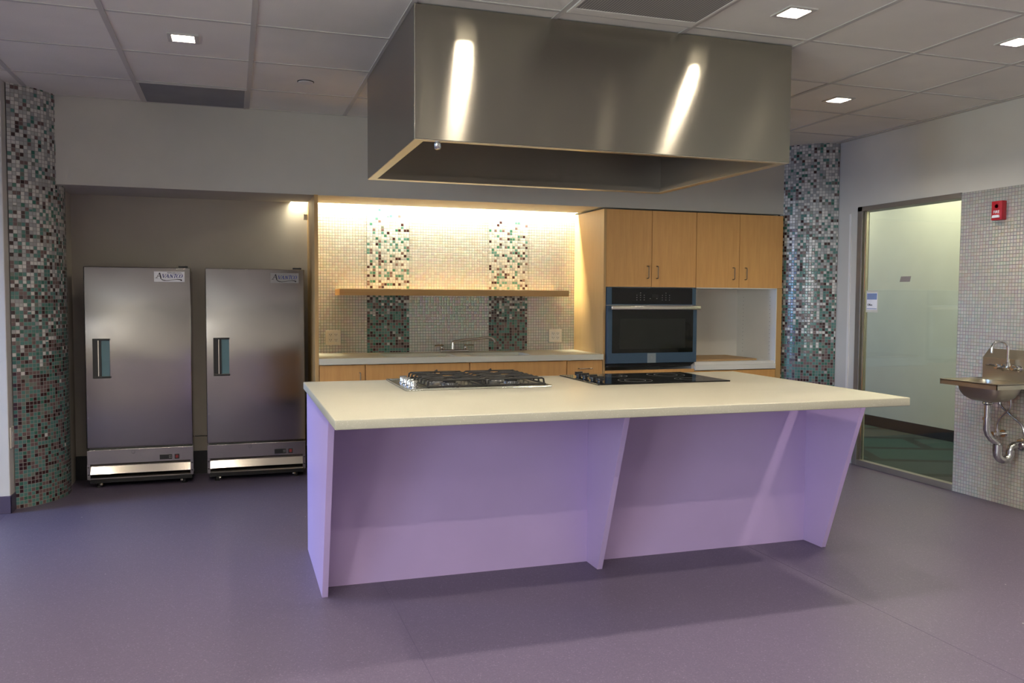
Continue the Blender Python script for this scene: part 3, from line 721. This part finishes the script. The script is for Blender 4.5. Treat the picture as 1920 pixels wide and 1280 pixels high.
# led strips in the slot
for x0, x1, lab in ((0.392, 0.500, 'short end of the warm LED strip glowing above the right refrigerator'), (0.534, 2.565, 'long warm LED strip glowing at the top of the mosaic backsplash')):
    t = thing('led_strip', lab, 'strip light', ((x0 + x1) / 2, 6.205, 1.95))
    MB().box(x0, x1, 6.178, 6.232, 2.030, 2.058).build('housing', 'white_enamel', t)
    MB().box(x0 + 0.002, x1 - 0.002, 6.182, 6.228, 2.024, 2.030).build('diffuser', 'led_glow', t)
    area('tube', ((x0 + x1) / 2, 6.205, 2.02), (0, 0, 0), x1 - x0 - 0.01, 0.03, LED_W * (x1 - x0), LED_C, PI, t)
t = MB().box(0.480, 0.506, 6.185, 6.20, 1.775, 1.815, 0.001); t.lathe([(0.004, 0), (0.004, -0.004)], (0.487, 6.185, 1.805), 'Y', 10); t.lathe([(0.004, 0), (0.004, -0.004)], (0.487, 6.185, 1.785), 'Y', 10)
tag(t.build('metal_bracket', 'sink_steel'), 'small grey metal angle bracket fixed high on the tall maple end panel', 'bracket')

# ------------------------------------------------------------------ oven tower and wall cabinets
X0, XM, XE = 2.567, 3.331, 4.100
ZC = 1.884; ZB = 1.317
ot = thing('oven_cabinet', 'tall maple cabinet housing the wall oven, two doors above it', 'cabinet', ((X0 + XM) / 2, 5.95, 0), 'maple tall cabinets')
MB().box(X0, X0 + 0.02, YC, YN, 0, ZC, 0.0008).build('side_panel', 'maple_side', ot)
c = MB(); c.box(X0 + 0.02, XM, YC + 0.02, YN - 0.002, ZB, ZC); c.box(X0 + 0.02, XM, YN - 0.02, YN - 0.002, 0.1, ZB); c.box(XM - 0.016, XM, YC + 0.02, YN - 0.02, 0.1, ZB); c.box(X0 + 0.02, XM, YC + 0.07, YC + 0.09, 0, 0.1)
c.build('carcass', 'white_melamine', ot)
MB().box(X0 + 0.02, XM - 0.001, YC, YC + 0.02, 0.60, 0.702, 0.001).build('rail', 'maple', ot)
MB().box(X0 + 0.022, XM - 0.003, YC, YC + 0.019, 0.105, 0.597, 0.001).build('drawer', 'maple', ot)
def wall_door(par, a, b_, hx):
    d = MB().box(a, b_, YC, YC + 0.019, ZB + 0.002, ZC - 0.001, 0.001).build('door', 'maple', par)
    z0, z1 = ZB + 0.066, ZB + 0.156
    MB().tube([(hx, YC, z0), (hx, YC - 0.022, z0 + 0.001), (hx, YC - 0.027, z0 + 0.006), (hx, YC - 0.027, z1 - 0.006), (hx, YC - 0.022, z1 - 0.001), (hx, YC, z1)], 0.0038, 8).build('handle', 'dark_pull', d, True)
wall_door(ot, X0 + 0.021, 2.955, 2.921); wall_door(ot, 2.959, XM - 0.002, 2.998)
nt_ = thing('open_niche_cabinet', 'tall maple cabinet with an empty white microwave opening, beside the mosaic column', 'cabinet', ((XM + XE) / 2, 5.95, 0), 'maple tall cabinets')
MB().box(XE - 0.046, XE, YC, YC + 0.021, 0, ZB).box(XE - 0.046, XE, YC + 0.021, YN, 0, ZC).build('end_panel', 'maple_side', nt_)
c = MB(); c.box(XM + 0.001, XE - 0.046, YC + 0.02, YN - 0.002, ZB + 0.004, ZC); c.box(XM + 0.001, XE - 0.046, YN - 0.02, YN - 0.002, 0.1, ZB + 0.004); c.box(XM + 0.001, XM + 0.006, YC + 0.001, YN - 0.02, 0.69, ZB + 0.004)
c.box(XE - 0.052, XE - 0.046, YC + 0.001, YN - 0.02, 0.69, ZB + 0.004); c.box(XM + 0.001, XE - 0.046, YC + 0.001, YN - 0.02, ZB - 0.004, ZB + 0.004)
c.build('white_interior', 'white_melamine', nt_)
c = MB()
for yy in (5.76, 6.13):
    for k in range(15): c.lathe([(0.0025, 0), (0.0025, -0.0006)], (XE - 0.052, yy, 0.80 + 0.032 * k), 'X', 8)
c.build('shelf_pin_holes', 'slot_black', nt_)
MB().box(XM + 0.002, XE - 0.05, YC - 0.008, YN - 0.022, 0.690, 0.728, 0.001).build('shelf', 'white_melamine', nt_)
MB().box(XM + 0.002, XE - 0.05, YC + 0.012, YN - 0.022, 0.728, 0.752, 0.001).build('shelf', 'white_enamel', nt_)
MB().box(XM + 0.003, XE - 0.048, YC, YC + 0.019, 0.40, 0.684, 0.001).build('drawer', 'maple', nt_)
MB().box(XM + 0.003, XE - 0.048, YC, YC + 0.019, 0.105, 0.397, 0.001).build('drawer', 'maple', nt_)
wall_door(nt_, XM + 0.002, 3.706, 3.652); wall_door(nt_, 3.710, XE - 0.002, 3.760)
bd = MB().box(XM + 0.008, 3.925, 5.745, 6.20, 0.7525, 0.766, 0.001).build('plywood_board', 'ply')
tag(bd, 'loose plywood board lying on the bottom of the empty microwave opening', 'board')

# wall oven
ox0, ox1 = 2.590, 3.328; oz0, oz1 = 0.728, 1.3135
ov = thing('wall_oven', 'built-in wall oven with blue protective film, black glass door and steel bar handle', 'oven', ((ox0 + ox1) / 2, YC, oz0))
MB().box(ox0, ox1, YC - 0.012, YC + 0.018, 1.186, oz1, 0.002).build('control_fascia', 'blue_film', ov)
MB().box(ox0 + 0.039, ox1 - 0.035, YC - 0.016, YC - 0.011, 1.192, oz1 - 0.002, 0.001).build('control_glass', 'black_glass', ov)
kx = MB()
for gx in (2.83, 2.86, 2.89, 3.04, 3.07, 3.10):
    for k in range(4):
        if (gx in (2.86, 3.07)) or k != 3: kx.box(gx - 0.003, gx + 0.003, YC - 0.0166, YC - 0.0158, 1.222 + k * 0.017, 1.225 + k * 0.017)
for gx in (2.94, 2.995): kx.box(gx - 0.004, gx + 0.004, YC - 0.0166, YC - 0.0158, 1.232, 1.235)
kx.build('touch_keys', 'marker_white', ov)
MB().box(2.955, 3.005, YC - 0.0164, YC - 0.0158, 1.24, 1.265).build('display', 'slot_black', ov)
dr = MB().box(ox0, ox1, YC - 0.030, YC + 0.016, 0.755, 1.181, 0.003).build('door', 'blue_film', ov)
MB().box(ox0 + 0.036, ox1 - 0.034, YC - 0.033, YC - 0.029, 0.832, 1.150, 0.001).build('window', 'oven_window', dr)
MB().box(ox0 + 0.095, ox1 - 0.10, YC - 0.0336, YC - 0.0328, 0.862, 1.085).build('inner_window', 'oven_window_inner', dr)
hb = MB().box(ox0 + 0.012, ox1 + 0.008, YC - 0.075, YC - 0.055, 1.151, 1.179, 0.005, 3); hb.box(ox0 + 0.03, ox0 + 0.055, YC - 0.06, YC - 0.03, 1.158, 1.171); hb.box(ox1 - 0.055, ox1 - 0.03, YC - 0.06, YC - 0.03, 1.158, 1.171)
hb.build('handle', 'handle_steel', dr, True)
MB().box(2.915, 2.985, YC - 0.0312, YC - 0.0296, 0.757, 0.828).build('badge_film', 'pale_film', dr)
rg = MB(); pts = arc((2.95, 0.797), 0.011, 0, 2 * PI, 24, 'XZ', YC - 0.0315); rg.tube(pts, 0.0009, 5, False); rg.build('round_badge', 'handle_steel', dr)
MB().prism([(ox0 + 0.002, 0.752), (ox1 - 0.004, 0.752), (ox1 - 0.04, 0.728), (ox0 + 0.002, 0.728)], 'Y', YC - 0.008, YC + 0.016).build('vent_gap', 'slot_black', ov)
MB().box(ox0 + 0.002, XM - 0.018, YC + 0.018, YN - 0.03, 0.73, 1.31).build('body', 'trap_steel', ov)

# ------------------------------------------------------------------ refrigerators
def logo(par, x0, x1, z0, z1, y):
    """AVANTCO word mark: slanted serif capitals with a tail sweeping off the first A"""
    w = x1 - x0; h = z1 - z0
    def X(u): return x0 + w * u
    def Z(v): return z0 + h * v
    def stroke(mb, a, b, t0, t1=None):
        t1 = t0 if t1 is None else t1; t0 = t0 * 1.15 + 0.002; t1 = t1 * 1.15 + 0.002
        mb.quad([(X(a[0] - t0), y, Z(a[1])), (X(a[0] + t0), y, Z(a[1])), (X(b[0] + t1), y, Z(b[1])), (X(b[0] - t1), y, Z(b[1]))])
    def bar(mb, a, b, t):
        mb.quad([(X(a[0]), y, Z(a[1] - t)), (X(b[0]), y, Z(b[1] - t)), (X(b[0]), y, Z(b[1] + t)), (X(a[0]), y, Z(a[1] + t))])
    big = MB()
    stroke(big, (0.06, 0.36), (0.17, 0.88), 0.006); stroke(big, (0.17, 0.88), (0.215, 0.36), 0.016); bar(big, (0.10, 0.55), (0.20, 0.55), 0.02); bar(big, (0.02, 0.37), (0.10, 0.37), 0.018)
    sw = [(0.200, 0.50), (0.205, 0.36), (0.235, 0.24), (0.30, 0.15), (0.40, 0.12), (0.52, 0.15), (0.64, 0.21), (0.76, 0.25), (0.86, 0.24), (0.94, 0.18)]
    tk = [0.05, 0.08, 0.09, 0.075, 0.055, 0.045, 0.04, 0.05, 0.08, 0.12]
    for i in range(len(sw) - 1):
        (a, b), (c, d) = sw[i], sw[i + 1]
        if i < 2: big.quad([(X(a - 0.016), y, Z(b)), (X(a + 0.016), y, Z(b)), (X(c + 0.014), y, Z(d)), (X(c - 0.014), y, Z(d))])
        else: big.quad([(X(a), y, Z(b - tk[i] / 2)), (X(c), y, Z(d - tk[i + 1] / 2)), (X(c), y, Z(d + tk[i + 1] / 2)), (X(a), y, Z(b + tk[i] / 2))])
    big.lathe([(0.028 * w, -0.0002), (0.028 * w, 0.0002)], (X(0.92), y, Z(0.17)), 'Y', 16)
    big.build('logo_initial_and_tail', 'ink_black', par)
    let = MB(); s = 0.03; lo, hi = 0.40, 0.74
    def sl(u, v): return (u + (v - lo) * 0.10, v)
    # V
    stroke(let, sl(0.255, hi), sl(0.305, lo), 0.012, 0.010); stroke(let, sl(0.355, hi), sl(0.305, lo), 0.005); bar(let, sl(0.232, hi), sl(0.278, hi), 0.014); bar(let, sl(0.335, hi), sl(0.375, hi), 0.014)
    # A
    stroke(let, sl(0.37, lo), sl(0.425, hi), 0.005); stroke(let, sl(0.425, hi), sl(0.47, lo), 0.012); bar(let, sl(0.39, 0.52), sl(0.455, 0.52), 0.015); bar(let, sl(0.35, lo), sl(0.39, lo), 0.014); bar(let, sl(0.45, lo), sl(0.49, lo), 0.014)
    # N
    stroke(let, sl(0.525, lo), sl(0.525, hi), 0.006); stroke(let, sl(0.525, hi), sl(0.605, lo), 0.012); stroke(let, sl(0.605, lo), sl(0.605, hi), 0.006); bar(let, sl(0.505, lo), sl(0.545, lo), 0.014); bar(let, sl(0.585, hi), sl(0.625, hi), 0.014)
    # T
    stroke(let, sl(0.685, lo), sl(0.685, hi), 0.009); bar(let, sl(0.643, hi), sl(0.735, hi), 0.030); bar(let, sl(0.667, lo), sl(0.705, lo), 0.014)
    # C and O
    for cx, a0, a1 in ((0.79, 0.6, 5.7), (0.895, 0, 2 * PI)):
        n = 22
        for i in range(n):
            q = []
            for a, o in ((a0 + (a1 - a0) * i / n, 1), (a0 + (a1 - a0) * (i + 1) / n, 1)):
                t = 0.006 + 0.010 * abs(math.cos(a)); v = (lo + hi) / 2 + 0.185 * math.sin(a)
                q.append((sl(cx + (0.044 + t) * math.cos(a), v + 0.012 * math.sin(a)), sl(cx + (0.044 - t) * math.cos(a), v - 0.012 * math.sin(a))))
            let.quad([(X(q[0][0][0]), y, Z(q[0][0][1])), (X(q[1][0][0]), y, Z(q[1][0][1])), (X(q[1][1][0]), y, Z(q[1][1][1])), (X(q[0][1][0]), y, Z(q[0][1][1]))])
    let.build('logo_lettering', 'ink_blue', par)
    text('logo_small_print', 'REFRIGERATION', 0.0115, (X(0.68), y, Z(0.87)), ROT_FRONT, 'ink_grey', par, sx=1.0, bold=0.0003)
def fridge(x0, label, plate):
    Y = 5.90; w = 0.632; x1 = x0 + w
    t = thing('refrigerator', label, 'refrigerator', (x0 + w / 2, 6.05, 0), 'upright stainless refrigerators')
    MB().box(x0 + 0.006, x1 - 0.004, Y + 0.055, YN - 0.015, 0.066, 1.40, 0.003).build('body', 'trap_steel', t)
    MB().box(x0 + 0.012, x1 - 0.010, Y + 0.045, Y + 0.056, 0.27, 1.395).build('door_gasket', 'rubber', t)
    d = MB().box(x0, x1, Y, Y + 0.046, 0.262, 1.416, 0.007, 3).build('door', 'fridge_steel', t, True)
    hx = x0 + 0.046; hd = MB()
    hd.box(hx, hx + 0.050, Y - 0.010, Y + 0.001, 0.712, 0.959, 0.002); hd.box(hx, hx + 0.100, Y - 0.014, Y + 0.001, 0.950, 0.961, 0.002); hd.box(hx, hx + 0.103, Y - 0.014, Y + 0.001, 0.709, 0.722, 0.002)
    hd.box(hx + 0.038, hx + 0.05, Y - 0.012, Y + 0.001, 0.72, 0.952); h = hd.build('handle', 'black_plastic', d)
    MB().box(hx + 0.031, hx + 0.036, Y - 0.0115, Y - 0.009, 0.724, 0.95).build('chrome_line', 'handle_steel', h)
    MB().box(hx + 0.050, hx + 0.098, Y - 0.0035, Y + 0.001, 0.722, 0.951).build('grip_pocket', 'pane_blue', h)
    hg = MB().box(x1 - 0.075, x1 - 0.018, Y + 0.01, Y + 0.07, 1.416, 1.427, 0.002); hg.lathe([(0.006, 0), (0.006, -0.012)], (x1 - 0.03, Y + 0.02, 1.428), 'Z', 10); hg.build('hinge', 'black_plastic', t)
    lx0, lx1, lz0, lz1 = x0 + 0.411, x0 + 0.594, 1.324, 1.390
    pl = MB().box(lx0, lx1, Y - 0.0016, Y + 0.0005, lz0, lz1).build('logo_plate', plate, d)
    logo(pl, lx0 + 0.004, lx1 - 0.006, lz0, lz1, Y - 0.0022)
    kp = MB()
    kp.box(x0, x1, Y + 0.004, Y + 0.03, 0.160, 0.250, 0.002); kp.box(x0, x0 + 0.018, Y + 0.004, Y + 0.03, 0.063, 0.161); kp.box(x1 - 0.018, x1, Y + 0.004, Y + 0.03, 0.063, 0.161)
    k = kp.build('kick_panel', 'fridge_steel', t)
    for z in (0.142, 0.094):
        for dx in (0.008, w - 0.008): MB().lathe([(0.0045, 0), (0.0045, -0.003)], (x0 + dx, Y + 0.004, z), 'Y', 10).build('screw', 'black_plastic', k)
    for za, zb in ((0.095, 0.152), (0.063, 0.092)):
        MB().prism([(Y + 0.004, za), (Y + 0.006, za), (Y + 0.034, zb), (Y + 0.032, zb)], 'X', x0 + 0.018, x1 - 0.018).build('louver', 'louver_steel', t)
    MB().box(x0 + 0.018, x1 - 0.018, Y + 0.036, Y + 0.05, 0.066, 0.165).build('louver_backing', 'slot_black', t)
    c = MB().box(x0 + 0.428, x0 + 0.503, Y, Y + 0.005, 0.172, 0.204, 0.0015).build('controller', 'black_plastic', k)
    b = MB()
    for i in (0, 1):
        for j in (0, 1): b.box(x0 + 0.484 + 0.009 * i, x0 + 0.490 + 0.009 * i, Y - 0.001, Y, 0.180 + 0.010 * j, 0.185 + 0.010 * j)
    b.build('buttons', 'label_grey', c)
    s_ = MB().box(x0 + 0.518, x0 + 0.547, Y, Y + 0.005, 0.172, 0.204, 0.0015).build('switch_frame', 'black_plastic', k)
    MB().box(x0 + 0.524, x0 + 0.541, Y - 0.002, Y + 0.001, 0.178, 0.198, 0.001).build('rocker', 'red_switch', s_)
    r = MB(); r.tube(arc((x0 + 0.270, 0.230), 0.010, 0, 2 * PI, 20, 'XZ', Y + 0.003), 0.001, 5, False); r.build('lock', 'black_plastic', k)
    ba = MB().box(x0 + 0.01, x1 - 0.01, Y + 0.05, YN - 0.02, 0.03, 0.066)
    for dx in (0.06, w - 0.06):
        for yy in (Y + 0.07, YN - 0.06): ba.lathe([(0.018, 0), (0.018, 0.008), (0.010, 0.01), (0.010, 0.031)], (x0 + dx, yy, 0), 'Z', 14)
    ba.build('base', 'black_plastic', t)
    for dx in (0.075, w - 0.075): MB().lathe([(0.008, 0), (0.009, -0.004), (0.004, -0.007)], (x0 + dx, Y + 0.05, 0.022), 'Y', 12).build('foot', 'handle_steel', t)
fridge(-0.893, 'left stainless refrigerator, its white logo plate at the top right of the door', 'label_white')
fridge(-0.174, 'right stainless refrigerator, plain grey logo patch, standing beside the maple end panel', 'label_grey')
tag(MB().tube([(-0.262, 6.2, 0.270), (-0.22, 6.205, 0.268), (-0.176, 6.2, 0.267)], 0.004, 8).build('power_cord', 'black_plastic', smooth=True), 'black power cord running between the two refrigerators', 'cord')

# ------------------------------------------------------------------ things on the right wall
fa = thing('fire_alarm', 'red fire alarm strobe high on the pale mosaic wall above the hand sink', 'fire alarm', (XW - 0.006, 3.975, 1.77))
MB().box(XW - 0.045, XW - 0.006, 3.938, 4.012, 1.717, 1.832, 0.004).build('housing', 'alarm_red', fa, True)
MB().lathe([(0.001, 0), (0.012, 0.0)], (XW - 0.0455, 3.975, 1.80), 'X', 16).build('speaker_mark', 'alarm_red', fa)
MB().prism([(3.948, 1.731), (4.002, 1.731), (3.997, 1.748), (3.953, 1.748)], 'X', XW - 0.054, XW - 0.044, 0.003).build('strobe_lens', 'label_white', fa)
text('lettering', 'FIRE', 0.024, (XW - 0.0462, 3.975, 1.765), ROT_LEFT, 'label_white', fa, bold=0.0003)

sg = thing('office_sign', 'small taped paper sign with blue band reading Office, on the glass', 'sign', (XW + 0.006, 5.06, 1.23))
xs = XW + 0.0095
MB().box(xs - 0.0006, xs, 5.005, 5.125, 1.142, 1.300).build('tape_border', 'tape', sg)
MB().box(xs - 0.0014, xs - 0.0007, 5.013, 5.117, 1.160, 1.285).build('paper', 'label_white', sg)
MB().box(xs - 0.0020, xs - 0.0015, 5.015, 5.115, 1.235, 1.280).build('blue_band', 'sign_blue', sg)
MB().box(xs - 0.0020, xs - 0.0015, 5.015, 5.115, 1.166, 1.170).build('blue_line', 'sign_line', sg)
text('lettering', 'Office', 0.020, (xs - 0.0018, 5.085, 1.196), ROT_LEFT, 'ink_black', sg, bold=0.0004)
t = MB().prism([(4.800, 1.359), (4.705, 1.359), (4.695, 1.397), (4.788, 1.397)], 'X', XW + 0.0085, XW + 0.0095).build('grey_patch', 'patch_grey')  # flat grey four-sided patch on the glass
tag(t, 'small flat grey patch on the glass, right of the Office sign', 'note')

# hand sink
hs = thing('hand_sink', 'small stainless wall-hung hand sink with exposed drain trap on the mosaic wall', 'hand sink', (4.24, 3.85, 0.30))
sx0, sx1, sy0, sy1, sz = 4.062, XW - 0.006, 3.648, 4.050, 0.760
rim = MB().slab([sx0, sx0 + 0.05, sx1 - 0.075, sx1], [sy0, sy0 + 0.055, sy1 - 0.055, sy1], [(sx0 + 0.05, sx1 - 0.075, sy0 + 0.055, sy1 - 0.055)], sz - 0.006, sz - 0.002)
for a, b_, c, d in ((sx0, sx1, sy0, sy0 + 0.004), (sx0, sx1, sy1 - 0.004, sy1), (sx0, sx0 + 0.004, sy0, sy1)): rim.box(a, b_, c, d, sz - 0.030, sz + 0.001)
rim.build('rim', 'sink_steel', hs)
bw = MB()
cx, cy = (sx0 + 0.05 + sx1 - 0.075) / 2, (sy0 + sy1) / 2; hw, hh = (sx1 - 0.075 - sx0 - 0.05) / 2, (sy1 - sy0 - 0.11) / 2
rings = []
for k, (z, f) in enumerate(((sz - 0.005, 1.06), (sz - 0.03, 1.04), (sz - 0.065, 0.97), (sz - 0.095, 0.82), (sz - 0.115, 0.58), (sz - 0.122, 0.2))):
    rg_ = []
    for i in range(32):
        a = 2 * PI * i / 32; c_, s_ = math.cos(a), math.sin(a); q = 0.45
        rg_.append(bw.bm.verts.new((cx + hw * f * math.copysign(abs(c_) ** q, c_), cy + hh * f * math.copysign(abs(s_) ** q, s_), z)))
    rings.append(rg_)
for i in range(len(rings) - 1):
    for k in range(32): bw.bm.faces.new((rings[i][k], rings[i][(k + 1) % 32], rings[i + 1][(k + 1) % 32], rings[i + 1][k]))
bw.bm.faces.new(rings[-1]); bw.build('bowl', 'sink_steel', hs, True)
MB().prism([(sx1, sz - 0.03), (sx1 - 0.055, sz - 0.03), (sx1 - 0.055, 0.888), (sx1 - 0.008, 0.940), (sx1, 0.940)], 'Y', sy0 + 0.002, sy1 - 0.028, 0.002).build('backsplash', 'sink_steel', hs)
fx = sx1 - 0.055; fy = 3.815
fau = MB().tube([(fx, fy + 0.055, 0.835), (fx - 0.028, fy + 0.055, 0.835), (fx - 0.034, fy + 0.04, 0.835), (fx - 0.034, fy - 0.04, 0.835), (fx - 0.028, fy - 0.055, 0.835), (fx, fy - 0.055, 0.835)], 0.0125, 14)
fau.lathe([(0.022, 0), (0.020, -0.008), (0.012, -0.012)], (fx, fy + 0.055, 0.835), 'X', 18); fau.lathe([(0.022, 0), (0.020, -0.008), (0.012, -0.012)], (fx, fy - 0.055, 0.835), 'X', 18)
fau.lathe([(0.016, 0), (0.014, 0.02), (0.010, 0.03)], (fx - 0.034, fy, 0.842), 'Z', 16)
fb = fau.build('faucet', 'chrome', hs, True)
pts = [(fx - 0.034, fy, 0.86), (fx - 0.034, fy, 0.95)] + [(fx - 0.034 - 0.042 + 0.042 * math.cos(a), fy + 0.018 - 0.018 * math.cos(a), 0.95 + 0.045 * math.sin(a)) for a in [PI * i / 10 for i in range(1, 11)]] + [(fx - 0.118, fy + 0.036, 0.925)]
MB().tube(pts, 0.0085, 14).build('gooseneck_spout', 'chrome', fb, True)
for s_ in (1, -1):
    hl = MB().lathe([(0.014, 0), (0.014, -0.018), (0.017, -0.022), (0.014, -0.032)], (fx - 0.034, fy + s_ * 0.055, 0.842), 'X', 16)
    hl.tube([(fx - 0.062, fy + s_ * 0.055, 0.845), (fx - 0.075, fy + s_ * 0.080, 0.850), (fx - 0.078, fy + s_ * 0.11, 0.849)], [0.006, 0.007, 0.005], 8); hl.build('handle', 'chrome', fb, True)
tx_, ty_ = 4.215, 3.845
tr = MB().lathe([(0.028, 0.636), (0.030, 0.628), (0.022, 0.622), (0.017, 0.618), (0.017, 0.56), (0.017, 0.535)], (tx_, ty_, 0), 'Z', 20)
tr.lathe([(0.024, 0.545), (0.024, 0.530)], (tx_, ty_, 0), 'Z', 20)
tr.tube([(tx_, ty_, 0.538), (tx_, ty_, 0.47), (tx_ + 0.006, ty_ - 0.004, 0.445), (tx_ + 0.022, ty_ - 0.012, 0.420), (tx_ + 0.045, ty_ - 0.025, 0.400), (tx_ + 0.055, ty_ - 0.03, 0.385), (tx_ + 0.055, ty_ - 0.03, 0.34)], 0.0185, 16)
tr.tube([(tx_ + 0.055, ty_ - 0.03, 0.385), (tx_ + 0.055, ty_ - 0.03, 0.345)], 0.026, 18)
ub = [(tx_ + 0.055 + 0.036 * (1 - math.cos(a)), ty_ - 0.03 - 0.012 * (1 - math.cos(a)), 0.335 - 0.040 * math.sin(a)) for a in [PI * i / 12 for i in range(13)]]
tr.tube([(tx_ + 0.055, ty_ - 0.03, 0.36)] + ub + [(tx_ + 0.127, ty_ - 0.054, 0.355)], 0.024, 18)
tr.tube([(tx_ + 0.127, ty_ - 0.054, 0.350), (tx_ + 0.130, ty_ - 0.056, 0.372), (tx_ + 0.145, ty_ - 0.062, 0.384), (sx1, ty_ - 0.07, 0.386)], 0.020, 16)
tr.lathe([(0.040, 0.0), (0.036, -0.010), (0.022, -0.014)], (sx1 + 0.001, ty_ - 0.07, 0.386), 'X', 24)
tr.lathe([(0.014, 0.295), (0.014, 0.280), (0.008, 0.274)], (tx_ + 0.09, ty_ - 0.042, 0), 'Z', 12)
tr.build('drain_trap', 'trap_steel', hs, True)
def wig(p, n=18):
    out = []; P_ = [Vector(q) for q in p]
    P_ = [P_[0] * 2 - P_[1]] + P_ + [P_[-1] * 2 - P_[-2]]
    for i in range(1, len(P_) - 2):
        for k in range(n):
            t = k / n; a, b_, c_, d_ = P_[i - 1:i + 3]
            out.append(0.5 * ((2 * b_) + (c_ - a) * t + (2 * a - 5 * b_ + 4 * c_ - d_) * t * t + (3 * b_ - a - 3 * c_ + d_) * t ** 3))
    return out + [P_[-2]]
for (p, vy) in (([(4.33, 3.79, 0.66), (4.335, 3.80, 0.60), (4.35, 3.865, 0.545), (4.36, 3.90, 0.50), (4.362, 3.905, 0.452)], 3.905),
                ([(4.33, 3.87, 0.66), (4.335, 3.86, 0.61), (4.345, 3.80, 0.56), (4.355, 3.735, 0.51), (4.36, 3.715, 0.45), (4.362, 3.71, 0.415)], 3.71)):
    MB().tube(wig(p), 0.0065, 10).build('supply_hose', 'trap_steel', hs, True)
    z = p[-1][2] - 0.02
    vb = MB().tube([(4.362, vy, z - 0.012), (4.362, vy, z + 0.03)], 0.010, 12); vb.tube([(4.362, vy, z), (sx1, vy, z)], 0.009, 12); vb.lathe([(0.026, 0), (0.022, -0.008)], (sx1 + 0.001, vy, z), 'X', 20)
    vb.tube([(4.362, vy, z), (4.335, vy, z)], 0.007, 10); vb.lathe([(0.016, 0), (0.018, -0.006), (0.014, -0.012)], (4.335, vy, z), 'X', 16)
    vb.build('shutoff_valve', 'chrome', hs, True)

# plate on the pilaster return
t = thing('wall_plate', 'cream blank wall plate low on the narrow return beside the left mosaic column', 'wall plate', (-1.209, 5.45, 0.42))
MB().box(-1.2095, -1.203, 5.405, 5.482, 0.365, 0.485, 0.003).build('plate', 'white_plastic', t)
MB().box(-1.2035, -1.2015, 5.425, 5.462, 0.395, 0.455, 0.001).build('insert', 'white_enamel', t)
